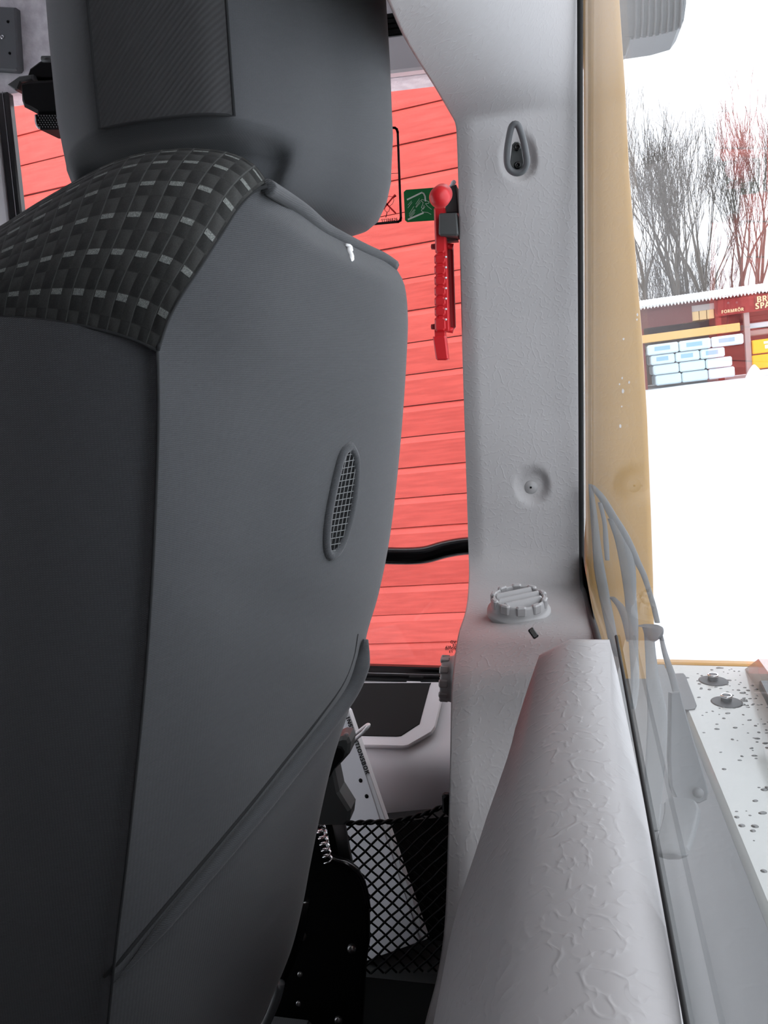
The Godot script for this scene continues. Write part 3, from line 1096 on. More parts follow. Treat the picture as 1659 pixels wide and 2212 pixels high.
func pillar_fittings() -> void:
	vent(pd(1121, 1318, 0.935), Vector3(0.02, 1.0, 0.20), 0.037, "round grey air vent on the shelf at the post's foot", Vector3(1, 0, -0.55))
	vent(pd(984, 1467, 0.99), Vector3(-1.0, 0.06, 0.05), 0.033, "round grey air vent edge-on at the post's left side", Vector3(0, 0.3, 1))
	# coat hook
	var root := thing("coat_hook", "dark grey coat hook with two screws on the post", "hook", pd(1117, 375, 1.075))
	var st := ms()
	var lp := []
	for q in [[1113, 268], [1108, 270], [1104, 277], [1099, 300], [1095, 330], [1096, 355], [1103, 368], [1117, 374], [1131, 368], [1138, 352], [1135, 325], [1129, 298], [1122, 277], [1118, 270]]:
		lp.append(pd(q[0], q[1], 1.064 - 0.020 * clampf((372.0 - q[1]) / 105.0, 0, 1)))
	lp.append(lp[0])
	var l2 := samp(lp, 60)
	l2.pop_back()
	tube(st, l2, 0.0040, 10, true)
	obj("loop", st, M.mid_grey, root)
	st = ms(false)
	plate(st, [[1106, 312], [1112, 306], [1120, 306], [1127, 313], [1132, 350], [1129, 364], [1117, 371], [1104, 364], [1102, 348]], 1.066, 0.010, 0.001)
	obj("plate", st, M.dark_grey, root)
	for q in [[1117, 318], [1118, 357]]:
		st = ms()
		lathe(st, [[0, 0.0005], [0.0016, 0.0005], [0.002, 0.0018], [0.0038, 0.0018], [0.0045, 0.0]], axis_y(pd(q[0], q[1], 1.0655), Vector3(0, 0, 1)), 18)
		obj("screw", st, M.black_gloss, root)

func hammer() -> void:
	var root := thing("emergency_hammer", "red emergency hammer with ball head on grey holder", "hammer", pd(955, 778, 1.1300))
	var st := ms()
	# handle with grip grooves
	var edges := [445, 548, 571, 594, 617, 640, 662, 684, 716]
	for k in edges.size() - 1:
		var a := pd(936.5 + (edges[k] - 445) * 0.006, edges[k] + 0.8, 1.1300)
		var b := pd(963 + (edges[k + 1] - 445) * 0.004, edges[k + 1] - 0.8, 1.1300)
		abox(st, Vector3(a.x, b.y, -1.1550), Vector3(b.x, a.y, -1.1300), 0.0025)
	var a0 := pd(939, 450, 1.0)
	abox(st, Vector3(pd(939, 450, 1.1300).x, pd(940, 716, 1.1300).y, -1.1530), Vector3(pd(961, 450, 1.1300).x, pd(940, 450, 1.1300).y, -1.1315), 0.001)
	obj("handle", st, M.red_plastic, root)
	st = ms()
	var c := pd(950, 426, 1.0)
	var ax := (pd(966, 408, 1.1700) - c).normalized()
	lathe(st, [[0, -0.0122], [0.005, -0.0112], [0.009, -0.0085], [0.0118, -0.004], [0.0125, 0.0], [0.0125, 0.055], [0.010, 0.060], [0.0, 0.062]], axis_y(c, ax), 28)
	obj("head", st, M.red_plastic, root)
	# knuckle guard
	st = ms()
	abox(st, Vector3(pd(959, 530, 1.1600).x, pd(960, 712, 1.1600).y, -1.1720), Vector3(pd(978, 530, 1.1600).x, pd(960, 530, 1.1600).y, -1.1570), 0.003)
	obj("guard", st, M.red_dark, root)
	for q in [[971, 530], [971, 711]]:
		st = ms()
		tube(st, [pd(q[0] - 12, q[1], 1.1540), pd(q[0] + 8, q[1] + 3, 1.1540)], 0.004, 10)
		obj("guard_pin", st, M.red_plastic, root)
	for q in [[935, 533], [935, 706]]:
		st = ms()
		lathe(st, [[0, 0.003], [0.0035, 0.002], [0.004, -0.003]], axis_y(pd(q[0], q[1], 1.1400), Vector3(-1, 0, 0)), 12)
		obj("rivet", st, M.red_dark, root)
	for k in 7:
		st = ms()
		lathe(st, [[0, 0.0012], [0.0012, 0.0008], [0.0015, -0.001]], axis_y(pd(963.5, 555 + k * 22.5, 1.1295), Vector3(0.3, 0, 1)), 8)
		obj("stud", st, M.white_plastic, root)
	# cutter at the lower end
	st = ms(false)
	plate(st, [[938, 713], [961, 713], [962, 730], [939, 730]], 1.1350, 0.014, 0.001)
	plate(st, [[934.5, 727], [960, 725], [963, 729], [968, 775], [963, 778], [944, 778], [941, 774]], 1.1250, 0.016, 0.002)
	obj("belt_cutter", st, M.red_plastic, root)
	# holder
	st = ms(false)
	plate(st, [[948, 463], [951, 460], [986, 459], [990, 506], [986, 509], [950, 508], [947, 504]], 1.1180, 0.035, 0.002)
	plate(st, [[962, 412], [972, 400], [985, 398], [990, 460], [961, 460]], 1.1450, 0.03, 0.002)
	plate(st, [[961, 507], [986, 507], [988, 519], [962, 521]], 1.1450, 0.02, 0.002)
	obj("holder", st, M.dark_grey, root)
	st = ms()
	var w := []
	for q in [[962, 408], [972, 402], [980, 394], [984, 391]]: w.append(pd(q[0], q[1], 1.1400))
	tube(st, samp(w, 10), [0.0008, 0.0008, 0.0008, 0.001, 0.001, 0.0015, 0.002, 0.003, 0.003, 0.003, 0.0015], 8)
	obj("seal_tag", st, M.white_plastic, root)

# ---------------------------------------------------------------- below the seat
func under_seat() -> void:
	# recline bracket with its lever
	var root := thing("recline_mechanism", "black recline bracket with lever, spring and bolts beside seat", "bracket", Vector3(-0.27, 0.0, -1.0))
	var st := ms(false)
	plate(st, [[560, 1840], [690, 1780], [696, 1830], [704, 1848], [720, 1858], [748, 1867], [770, 1884], [786, 1915], [795, 1960], [796, 2040], [789, 2085], [780, 2230], [780, 2420], [480, 2420], [560, 2212]], 0.985, 0.012, 0.003)
	obj("side_plate", st, M.black, root)
	st = ms()
	var lip := []
	for q in [[692, 1790], [697, 1830], [705, 1848], [722, 1858], [749, 1867], [771, 1884], [787, 1915], [795, 1960]]: lip.append(pd(q[0], q[1], 0.982))
	tube(st, samp(lip, 30), 0.004, 8)
	obj("lip", st, M.black_gloss, root)
	for q in [[652, 2023, 0.006], [760, 2050, 0.0065], [648, 2105, 0.004], [645, 2168, 0.004], [731, 2205, 0.006]]:
		st = ms()
		var r: float = q[2]
		lathe(st, [[0, r * 0.7], [r * 0.6, r * 0.6], [r * 0.95, r * 0.25], [r, -r * 0.4]], axis_y(pd(q[0], q[1], 0.982), Vector3(0.1, 0.1, 1)), 16)
		obj("bolt", st, M.steel, root)
	st = ms(false)
	plate(st, [[640, 1604], [722, 1599], [738, 1592], [752, 1594], [757, 1606], [754, 1630], [738, 1648], [722, 1664], [732, 1712], [757, 1752], [754, 1776], [744, 1785], [640, 1786]], 0.955, 0.03, 0.004)
	obj("lever", st, M.dark_grey, root)
	st = ms(false)
	plate(st, [[640, 1612], [720, 1612], [737, 1616], [743, 1626], [741, 1638], [722, 1660], [712, 1680], [640, 1700]], 0.9505, 0.004, 0.001)
	obj("lever_recess", st, M.black, root)
	st = ms()
	lathe(st, [[0, 0.010], [0.003, 0.0095], [0.004, 0.004], [0.004, -0.01]], axis_y(pd(748, 1598, 0.965), Vector3(0.1, 1, 0.2)), 14)
	obj("lever_pin", st, M.mid_grey, root)
	# flat steel rod and coil spring
	st = ms(false)
	plate(st, [[716, 1780], [744, 1780], [764, 1885], [736, 1880]], 1.002, 0.006, 0.001)
	obj("steel_rod", st, M.steel, root)
	st = ms(false)
	plate(st, [[704, 1780], [716, 1780], [737, 1872], [718, 1866]], 1.000, 0.012, 0.001)
	obj("rod_backing", st, M.black, root)
	st = ms()
	var c0 := pd(688, 1770, 0.97)
	var c1 := pd(709, 1862, 0.97)
	var ax := (c1 - c0).normalized()
	var e1 := ax.cross(Vector3.BACK).normalized()
	var e2 := ax.cross(e1)
	var hp := []
	for k in 97:
		var t := k / 96.0
		var w := t * TAU * 7.0
		hp.append(c0.lerp(c1, t) + (e1 * cos(w) + e2 * sin(w)) * 0.006)
	tube(st, hp, 0.0013, 6)
	obj("spring", st, M.chrome, root)
	# glossy runner at the seat's foot
	st = ms()
	var rn := []
	for q in [[652, 1945], [648, 1985], [634, 2040], [612, 2095], [586, 2150], [552, 2225], [500, 2330]]: rn.append(pd(q[0], q[1], 0.90))
	tube(st, samp(rn, 30), 0.010, 10)
	obj("runner", st, M.black_gloss, root)
	st = ms()
	rn = []
	for q in [[606, 2122], [598, 2155], [580, 2200], [545, 2270]]: rn.append(pd(q[0], q[1], 0.885))
	tube(st, samp(rn, 16), 0.006, 10)
	obj("runner_cover", st, M.mid_grey, root)
	# manual standing in the net pocket
	var bk := thing("manual_binder", "white instruction binder with cord loop standing in the net pocket", "binder", pd(850, 2050, 1.12))
	var cornersF := [[640, 1530], [741, 1524], [822, 1774], [848, 1850], [908, 2034], [786, 2078], [640, 2090]]
	var n := Vector3(-0.30, 0.22, 1).normalized()
	var o0 := pd(800, 1780, 1.145)
	var fr := frame_at(o0, n)
	var onp := func(px: float, py: float) -> Vector2:
		var r := ray(px, py)
		var t := (o0 - EYE).dot(n) / r.dot(n)
		var l: Vector3 = fr.affine_inverse() * (EYE + r * t)
		return Vector2(l.x, l.y)
	var poly := []
	for q in cornersF: poly.append(onp.call(q[0], q[1]))
	st = ms(false)
	prism(st, poly, 0.012, fr, 0.0008)
	obj("cover", st, M.white_plastic, bk)
	st = ms(false)
	poly = []
	for q in [[742, 1525], [752, 1535], [832, 1772], [920, 2030], [908, 2035], [822, 1774]]: poly.append(onp.call(q[0], q[1]))
	prism(st, poly, 0.011, fr.translated_local(Vector3(0, 0, -0.001)), 0.0008)
	obj("spine", st, M.white_paint, bk)
	for q in [[779, 1686], [792, 1720]]:
		st = ms()
		var l2: Vector2 = onp.call(q[0], q[1])
		lathe(st, [[0, 0.0004], [0.0033, 0.0004], [0.0034, -0.002]], axis_y(fr * Vector3(l2.x, l2.y, 0), n), 16)
		obj("hole", st, M.black, bk)
	var ta: Vector2 = onp.call(752, 1552)
	var tb: Vector2 = onp.call(793, 1668)
	var dir2 := (tb - ta).normalized()
	var xd := fr.basis * Vector3(dir2.x, dir2.y, 0)
	var tw := Basis(xd, n.cross(xd), n)
	var mid := (ta + tb) / 2
	text("spine_print", "INSTRUKTIONSBOK", fr * Vector3(mid.x, mid.y, 0.0004) , 0.0072, M.film_black, bk, tw)
	st = ms()
	var cd := []
	for q in [[748, 1608, 1.10], [762, 1600, 1.095], [778, 1588, 1.09], [794, 1571, 1.085], [797, 1566, 1.09], [792, 1567, 1.10], [775, 1580, 1.11], [762, 1590, 1.12]]: cd.append(pd(q[0], q[1], q[2]))
	tube(st, samp(cd, 40), 0.0026, 8)
	obj("cord", st, M.white_paint, bk)
	# net pocket
	var nt := thing("net_pocket", "black diamond net pocket with twisted elastic edge", "net", pd(830, 2080, 1.07))
	var topc := samp([Vector2(640, 1788), Vector2(700, 1784), Vector2(760, 1778), Vector2(800, 1776), Vector2(840, 1775), Vector2(880, 1768), Vector2(925, 1755), Vector2(965, 1738), Vector2(1010, 1722)], 90)
	for s in 2:
		st = ms()
		var l := []
		for i in topc.size():
			var w := i * 0.62 + s * PI
			l.append(pd(topc[i].x, topc[i].y + 3.2 * sin(w), 1.072 + 0.002 * cos(w)))
		tube(st, l, 0.0022, 6)
		obj("elastic_strand", st, M.black, nt)
	st = ms()
	var reg := PackedVector2Array()
	for p in topc: reg.append(p)
	reg.append(Vector2(1010, 2110))
	reg.append(Vector2(940, 2098))
	reg.append(Vector2(780, 2104))
	reg.append(Vector2(640, 2104))
	for s in [-1.0, 1.0]:
		for k in range(-30, 60):
			var x0 := 640.0 + k * 29.5
			var wl := PackedVector2Array([Vector2(x0, 1700), Vector2(x0 + s * 450 * 1.06, 2150)])
			for seg in Geometry2D.intersect_polyline_with_polygon(wl, reg):
				var a: Vector2 = seg[0]
				var b: Vector2 = seg[seg.size() - 1]
				var l := []
				var cnt := maxi(2, int(a.distance_to(b) / 14.0))
				for i in cnt + 1:
					var q := a.lerp(b, float(i) / cnt)
					l.append(pd(q.x + 1.6 * sin(q.y * 0.11), q.y, 1.072 + 0.002 * s + 0.012 * sin((q.x - 640) / 330.0 * PI)))
				tube(st, l, 0.0017, 4)
	var mesh := obj("netting", st, M.black, nt)
	mesh.set_meta("kind", "stuff")
	st = ms(false)
	plate(st, [[600, 1800], [1010, 1760], [1010, 2112], [940, 2100], [600, 2106]], 1.175, 0.03)
	obj("pocket_back", st, M.carpet, nt)
	st = ms()
	box(st, Transform3D(Basis(), pd(965, 1735, 1.06)), Vector3(0.012, 0.03, 0.012), 0.003)
	obj("anchor", st, M.black, nt)
	# grey step box on the floor under the net
	st = ms()
	abox(st, Vector3(-0.40, 0.0, -1.20), Vector3(0.02, pd(870, 2092, 1.08).y - 0.02, -1.09), 0.01)
	var sb := obj("floor_duct", st, M.dark_grey)
	tag(sb, "dark grey floor duct below the net pocket", "duct")

# ---------------------------------------------------------------- the machine outside
func outside_machine() -> void:
	# yellow post
	var st := ms()
	var lft := [[1225, -160], [1225, 1500]]
	var rgt := [[1338, -160], [1340, 0], [1352, 180], [1361, 370], [1376, 560], [1390, 740], [1400, 900], [1408, 1100], [1413, 1250], [1416, 1424], [1418, 1470]]
	var rows := []
	for q in rgt:
		var a := pd(1256, q[1], 1.33)
		var b := pd(q[0], q[1], 1.33)
		a.x = GX + 0.0055
		rows.append([a + Vector3(0, 0, -0.12), a + Vector3(0, 0, -0.006), a + Vector3(0.006, 0, 0), a.lerp(b, 0.5) + Vector3(0, 0, 0.003), b + Vector3(-0.010, 0, 0.0), b + Vector3(-0.002, 0, -0.004), b + Vector3(0, 0, -0.012), b + Vector3(0.0, 0, -0.12)])
	grid(st, rows, Vector2.ZERO, true)
	var post := obj("cab_post", st, M.yellow_paint)
	tag(post, "yellow painted outer cab post behind the glass", "post")
	for q in [[1344, 817, 3.0], [1346, 845, 4.5], [1359, 826, 3.0], [1338, 830, 2.2], [1347, 732, 2.6], [1343, 878, 2.0], [1340, 921, 4.0], [1377, 680, 3.0], [1376, 690, 2.4]]:
		st = ms()
		var r: float = q[2] * 1.33 / F * 0.8
		var poly := []
		for k in 7:
			var a := TAU * k / 7
			poly.append(Vector2(cos(a) * r * rng.randf_range(0.5, 1.1), sin(a) * r * rng.randf_range(0.8, 1.6)))
		prism(st, poly, 0.001, frame_at(pd(q[0], q[1], 1.3262), Vector3(0, 0, 1)))
		obj("paint_chip", st, M.white_paint, post)
	# engine hood
	var h := 0.50
	var y := EYE.y - h
	var hood := thing("engine_hood", "wet pale engine hood outside the window", "hood", Vector3(0.5, y, -0.7))
	st = ms()
	abox(st, Vector3(0.188, y - 0.25, -1.405), Vector3(0.9, y, 0.9), 0.008)
	obj("hood_panel", st, M.hood_paint, hood)
	st = ms()
	abox(st, Vector3(0.10, y - 0.06, -1.425), Vector3(0.9, y + 0.001, -1.4055), 0.003)
	obj("yellow_edge", st, M.yellow_paint, hood)
	# raised lid
	var lidp := [Vector2(-0.9, 0), Vector2(1.30, 0), Vector2(1.385, -0.048), Vector2(-0.9, -0.048)]
	st = ms(false)
	var pl := []
	for q in lidp: pl.append(Vector2(q.x, q.y))
	prism(st, pl, 0.5, Transform3D(Basis(Vector3(0, 0, -1), Vector3(0, 1, 0), Vector3(-1, 0, 0)), Vector3(0.3125, y + 0.048, 0)), 0.0)
	obj("raised_lid", st, M.hood_paint, hood)
	# grey hinge plate at the frame's edge
	st = ms(false)
	var hp := []
	for q in [[1640, 1487], [1659, 1487], [1720, 1560], [1680, 1570]]:
		var w := ph(q[0], q[1], h - 0.05)
		hp.append(Vector2(w.x, -w.z))
	prism(st, hp, 0.012, Transform3D(Basis(Vector3(1, 0, 0), Vector3(0, 0, -1), Vector3(0, 1, 0)), Vector3(0, y + 0.062, 0)), 0.002)
	obj("hinge_plate", st, M.mid_grey, hood)
	# bolts sunk in dark wells
	for q in [[1541, 1471], [1570, 1517]]:
		var c := ph(q[0], q[1], h)
		st = ms()
		lathe(st, [[0.0, 0.0012], [0.020, 0.0012], [0.0225, 0.0006], [0.0235, -0.002]], Transform3D(Basis(), c), 32)
		var well := obj("bolt_well", st, M.boom_dark, hood)
		st = ms()
		lathe(st, [[0.0, 0.010], [0.0055, 0.0095], [0.0075, 0.008], [0.008, 0.001]], Transform3D(Basis(), c + Vector3(0, 0, -0.004)), 6)
		obj("bolt_head", st, M.boom_grey, well)
		st = ms()
		lathe(st, [[0.0062, 0.0098], [0.0078, 0.0106], [0.0085, 0.009], [0.0085, 0.007]], Transform3D(Basis(), c + Vector3(0, 0, -0.004)), 24)
		obj("washer", st, M.chrome, well)
	# grey hand recess
	st = ms(false)
	hp = []
	for q in [[1452, 1457], [1476, 1456], [1481, 1462], [1505, 1525], [1501, 1533], [1486, 1535], [1466, 1533]]:
		var w := ph(q[0], q[1], h)
		hp.append(Vector2(w.x, -w.z))
	prism(st, hp, 0.003, Transform3D(Basis(Vector3(1, 0, 0), Vector3(0, 0, -1), Vector3(0, 1, 0)), Vector3(0, y + 0.0015, 0)), 0.0)
	obj("hand_recess", st, M.sill_grey, hood)
	# water drops
	st = ms()
	rng.seed = 91
	for k in 420:
		var lid := k % 5 == 0
		var zz := -rng.randf_range(0.55, 1.39)
		var xx := rng.randf_range(0.318, 0.75) if lid else (0.31 - absf(rng.randfn(0, 0.045)) if k % 2 else rng.randf_range(0.2, 0.31))
		if xx < 0.192 or (lid and zz < -1.29): continue
		var r := rng.randf_range(0.0009, 0.0028) * (1.3 if k % 7 == 0 else 1.0)
		var sx := rng.randf_range(0.8, 1.7)
		var c := Vector3(xx, y + (0.0482 if lid else 0.0), zz)
		var tt := Transform3D(Basis(Vector3(sx, 0, 0), Vector3(0, 1, 0), Vector3(0, 0, 1)).rotated(Vector3.UP, rng.randf() * 0.6), c)
		lathe(st, [[0.0, r * 0.45], [r * 0.5, r * 0.38], [r * 0.85, r * 0.2], [r, 0.0]], tt, 8)
	var dr := obj("water_drops", st, M.drop, hood)
	dr.set_meta("kind", "stuff")
	# grey gutter panel between cab and hood
	st = ms()
	abox(st, Vector3(GX + 0.013, y - 0.06, -1.40), Vector3(0.187, y - 0.0005, 0.9), 0.001)
	var gp := obj("gutter_panel", st, M.sill_grey)
	tag(gp, "grey gutter panel between the glass and the hood", "panel")
	boom()
	# work lamp at the top
	var lamp := thing("work_lamp", "grey finned work lamp outside at the top right", "lamp", pd(1400, 60, 1.5))
	st = ms(false)
	plate(st, [[1325, -70], [1484, -70], [1483, 6], [1478, 42], [1464, 62], [1420, 75], [1368, 83], [1325, 85]], 1.50, 0.09, 0.004)
	var hs := obj("housing", st, M.boom_grey, lamp)
	for k in 8:
		st = ms(false)
		var x := 1372.0 + k * 14.0
		var yb := 82.0 - k * 2.6 - (6.0 if k > 6 else 0.0)
		plate(st, [[x, -40], [x + 4, -40], [x + 5, yb - 40], [x + 2, yb], [x - 3, yb], [x, yb - 40]], 1.494, 0.008, 0.001)
		obj("fin", st, M.mid_grey, hs)
	st = ms(false)
	plate(st, [[1335, 78], [1364, 80], [1360, 95], [1352, 118], [1335, 125]], 1.49, 0.02, 0.002)
	obj("bracket", st, M.boom_grey, lamp)

func boom() -> void:
	# link arm with hoses and an end plate close outside the glass: distance falls from top to bottom
	var dist := func(py: float) -> float: return lerpf(1.18, 0.66, clampf((py - 1045.0) / 690.0, 0, 1.2))
	var root := thing("link_arm", "grey link arm with hoses and bolted end plate behind glass", "arm", pd(1450, 1740, 0.66))
	var bar := func(called: String, pts: Array, m: Material, flat: float) -> void:
		# pts: (px, py, half width in px); an oval bar following the points
		var c := []
		for q in pts: c.append(Vector3(q[0], q[1], q[2]))
		var s := samp(c, 40)
		var rings := []
		for i in s.size():
			var d: float = dist.call(s[i].y)
			var p := pd(s[i].x, s[i].y, d)
			var e := pd(s[i].x + s[i].z, s[i].y, d) - p
			var f := Vector3(0, 0, 1) * e.length() * flat
			var ring := []
			for k in 10:
				var a := TAU * k / 10
				var v := p + e * cos(a) + f * sin(a)
				v.x = maxf(v.x, GX + 0.009)
				ring.append(v)
			rings.append(ring)
		var st := ms()
		grid(st, rings, Vector2.ZERO, true)
		for e in [0, rings.size() - 1]:
			for k in range(1, 9): tri(st, rings[e][0], rings[e][k], rings[e][k + 1])
		obj(called, st, m, root)
	bar.call("rail", [[1268, 1046, 12], [1278, 1110, 12], [1288, 1190, 12], [1304, 1280, 12], [1320, 1360, 11], [1336, 1450, 10], [1348, 1520, 10], [1366, 1600, 9]], M.boom_grey, 0.6)
	bar.call("link", [[1275, 1048, 9], [1298, 1072, 9], [1322, 1112, 10], [1345, 1150, 11], [1362, 1185, 11], [1378, 1216, 8], [1390, 1240, 7], [1400, 1270, 6], [1412, 1310, 6], [1420, 1345, 6]], M.boom_grey, 0.6)
	bar.call("link", [[1320, 1120, 8], [1338, 1160, 12], [1352, 1200, 17], [1358, 1240, 16], [1362, 1290, 13], [1366, 1345, 13], [1369, 1400, 10], [1372, 1480, 9], [1368, 1530, 6]], M.boom_grey, 0.7)
	bar.call("hose", [[1296, 1085, 5], [1306, 1130, 5], [1309, 1170, 6], [1312, 1210, 5]], M.mid_grey, 1.0)
	bar.call("hose", [[1322, 1290, 7], [1340, 1310, 9], [1352, 1340, 9], [1358, 1385, 5]], M.boom_dark, 0.8)
	bar.call("bracket", [[1385, 1352, 10], [1408, 1354, 22], [1412, 1372, 20], [1408, 1384, 10]], M.boom_dark, 0.8)
	bar.call("cylinder", [[1402, 1370, 11], [1406, 1420, 12], [1412, 1480, 16], [1418, 1520, 20], [1420, 1560, 22], [1416, 1640, 22], [1412, 1700, 20], [1408, 1790, 18]], M.boom_grey, 0.8)
	bar.call("rod", [[1421, 1535, 5], [1427, 1560, 5], [1429, 1620, 5], [1424, 1680, 5]], M.steel, 1.0)
	bar.call("strut", [[1426, 1365, 4], [1436, 1410, 6], [1452, 1460, 8], [1462, 1500, 8]], M.boom_grey, 0.8)
	# end plate
	var n := Vector3(0.15, 0.35, 1).normalized()
	var o0 := pd(1470, 1640, 0.72)
	var fr := frame_at(o0, n)
	var poly := []
	for q in [[1449, 1496], [1470, 1494], [1480, 1530], [1500, 1600], [1520, 1665], [1532, 1712], [1528, 1728], [1512, 1736], [1480, 1736], [1460, 1724], [1450, 1700], [1446, 1640]]:
		var r := ray(q[0], q[1])
		var t := (o0 - EYE).dot(n) / r.dot(n)
		var l: Vector3 = fr.affine_inverse() * (EYE + r * t)
		poly.append(Vector2(l.x, l.y))
	var st := ms(false)
	prism(st, poly, 0.008, fr, 0.0015)
	obj("end_plate", st, M.boom_grey, root)
	st = ms()
	var r := ray(1507, 1712)
	var t := (o0 - EYE).dot(n) / r.dot(n)
	lathe(st, [[0, 0.006], [0.0035, 0.0055], [0.0045, 0.003], [0.0046, 0.0]], axis_y(EYE + r * t, n), 14)
	obj("pin_bolt", st, M.mid_grey, root)
	bar.call("foot", [[1470, 1735, 36], [1474, 1755, 40], [1466, 1790, 40], [1450, 1840, 40]], M.boom_grey, 0.8)

# ---------------------------------------------------------------- red boarded wall
func red_wall() -> void:
	var root := xthing("red_board_wall", "red painted wall of horizontal lapped boards", "wall", Vector3(-2.0, -2.5, -3.0), "", "structure")
	var pitch := 0.113
	var ry := atan(0.086)
	var loc := Transform3D(Basis(Vector3.UP, -ry), Vector3(-0.48, 0, -3.0))
	# facing boards as extruded profiles: face, bevelled upper edge, shadow gap
	var prof := [Vector2(0.003, -0.004), Vector2(0.003, 0.007), Vector2(pitch - 0.020, 0.021), Vector2(pitch, 0.003), Vector2(pitch, -0.004)]
	var mk := func(len_: float) -> Mesh:
		var st := ms(false)
		var a := []
		var b := []
		for q in prof:
			a.append(Vector3(-len_, q.x, q.y))
			b.append(Vector3(0.40, q.x, q.y))
		grid(st, [a, b], Vector2.ZERO, true)
		for k in range(1, prof.size() - 1):
			tri(st, a[0], a[k], a[k + 1])
			tri(st, b[0], b[k + 1], b[k])
		return mesh_of(st)
	var mesh: Mesh = mk.call(3.4)
	rng.seed = 33
	for k in range(-19, 28):
		var t := OUT * loc * Transform3D(Basis(Vector3(0, 0, 1), rng.randf_range(-0.0015, 0.0015)), Vector3(0, k * pitch + 0.05, rng.randf_range(-0.002, 0.002)))
		inst("board", mesh, M["plank_%d" % rng.randi_range(0, 3)], root, t)
	var st := ms(false)
	abox(st, Vector3(-3.4, -2.4, -0.10), Vector3(0.40, 3.05, -0.006))
	var bk := inst("sheathing", mesh_of(st), M.shed_brown, root, OUT * loc)

# ---------------------------------------------------------------- yard: snow, store shed, trees
func yard() -> void:
	var DS := 30.0
	var base := xp(1395, 841, DS)
	var gy := func(d: float) -> float:
		return lerpf(-2.3, base.y, smoothstep(2.0, 26.0, d))
	var rows := []
	var ns := FastNoiseLite.new()
	ns.seed = 4
	ns.frequency = 0.15
	for j in 61:
		var z := lerpf(30.0, -120.0, j / 60.0)
		var row := []
		for i in 61:
			var x := lerpf(-70.0, 110.0, i / 60.0)
			row.append(Vector3(x, gy.call(-z) + 0.05 * ns.get_noise_2d(x, z) - 0.02, z))
		rows.append(row)
	var st := ms()
	grid(st, rows)
	var g := obj("ground", st, M.snow, null, true)
	tag(g, "snow covered yard behind the machine", "snow", "", "structure")
	# helpers in pixel units at the shed
	var P := func(px: float, py: float, dz := 0.0) -> Vector3: return xp(px, py, DS + dz)
	var blk := func(called: String, x0: float, x1: float, ya: float, yb: float, z0: float, z1: float, m: Material, parent: Node3D, b := 0.0) -> MeshInstance3D:
		# pixel rows ya, yb are read at column x0 (the outside axes are upright there)
		var a: Vector3 = P.call(x0, ya)
		var c: Vector3 = P.call(x0, yb)
		var e: Vector3 = P.call(x1, ya)
		var s := ms(b > 0.0)
		abox(s, Vector3(a.x, c.y, -DS - z1), Vector3(e.x, a.y, -DS - z0), b)
		return obj(called, s, m, parent, true)
	var shed := xthing("timber_store", "open fronted builders' yard shed with corrugated roof and red fascia", "shed", Vector3(P.call(1500, 830).x, base.y, -DS - 2))
	# everything below is read near x = 1395..1660 at the shed front, converted along the upright axes
	var X := func(px: float) -> float: return P.call(px, 760.0).x
	var Y := func(px: float, py: float) -> float: return P.call(px, py).y
	var bb := func(called: String, x0: float, x1: float, y0: float, y1: float, z0: float, z1: float, m: Material, parent: Node3D, b := 0.0) -> MeshInstance3D:
		var s := ms(b > 0.0)
		abox(s, Vector3(x0, y0, z1), Vector3(x1, y1, z0), b)
		return obj(called, s, m, parent, true)
	var xa: float = X.call(1290.0)
	var xe: float = X.call(1760.0)
	var yr: float = Y.call(1395.0, 664.0)
	var yg: float = base.y
	bb.call("back_wall", xa, xe, yg, yr, -DS - 4.0, -DS - 4.2, M.shed_brown, shed)
	bb.call("end_wall", xa, xa + 0.2, yg, yr, -DS, -DS - 4.0, M.shed_brown, shed)
	# corrugated roof
	var rr := []
	for j in 2:
		var row := []
		for i in 401:
			var x := lerpf(xa - 0.2, xe + 0.2, i / 400.0)
			row.append(Vector3(x, yr + 0.06 * sin(i * TAU / 6.0) + (0.03 if j == 0 else 0.5), -DS + 0.25 - j * 4.6))
		rr.append(row)
	st = ms()
	grid(st, rr)
	var rl := []
	for j in 2:
		var row := []
		for i in 401: row.append(rr[0][i] + Vector3(0, -0.05 * j, 0))
		rl.append(row)
	grid(st, rl)
	obj("roof_sheet", st, M.roof_sheet, shed, true)
	bb.call("eaves_board", xa, xe, yr - 0.16, yr - 0.02, -DS + 0.02, -DS - 0.1, M.shed_brown, shed)
	var x15: float = X.call(1500.0)
	var x155: float = X.call(1549.0)
	bb.call("fascia", xa, x15, yr - 0.70, yr - 0.14, -DS + 0.04, -DS - 0.05, M.shed_brown, shed)
	bb.call("header_board", x15, x155, yr - 0.36, yr - 0.14, -DS, -DS - 0.05, M.post_grey, shed)
	bb.call("fascia", x155, xe, yr - 0.62, yr - 0.10, -DS + 0.10, -DS - 0.05, M.shed_red, shed)
	for px in [1388.0, 1556.0, 1617.0, 1700.0]:
		var x: float = X.call(px)
		bb.call("post", x - 0.085, x + 0.085, yg - 0.3, yr - 0.6, -DS + 0.02, -DS - 0.15, M.post_grey if px > 1600 else M.shed_red, shed)
	bb.call("shelf_rail", xa, X.call(1600.0), yr - 1.52, yr - 1.40, -DS - 0.2, -DS - 3.0, M.shed_brown, shed)
	var sg := bb.call("sign_board", X.call(1634.0), X.call(1690.0), yr - 0.56, yr - 0.14, -DS + 0.14, -DS + 0.10, M.shed_brown, shed) as MeshInstance3D
	var bs := Basis()
	text("sign_letters", "BRUK", Vector3(X.call(1634.0) + 0.40, yr - 0.25, -DS + 0.15), 0.19, M.cream, sg, bs, true)
	text("sign_letters", "SPACKEL", Vector3(X.call(1634.0) + 0.55, yr - 0.46, -DS + 0.15), 0.19, M.cream, sg, bs, true)
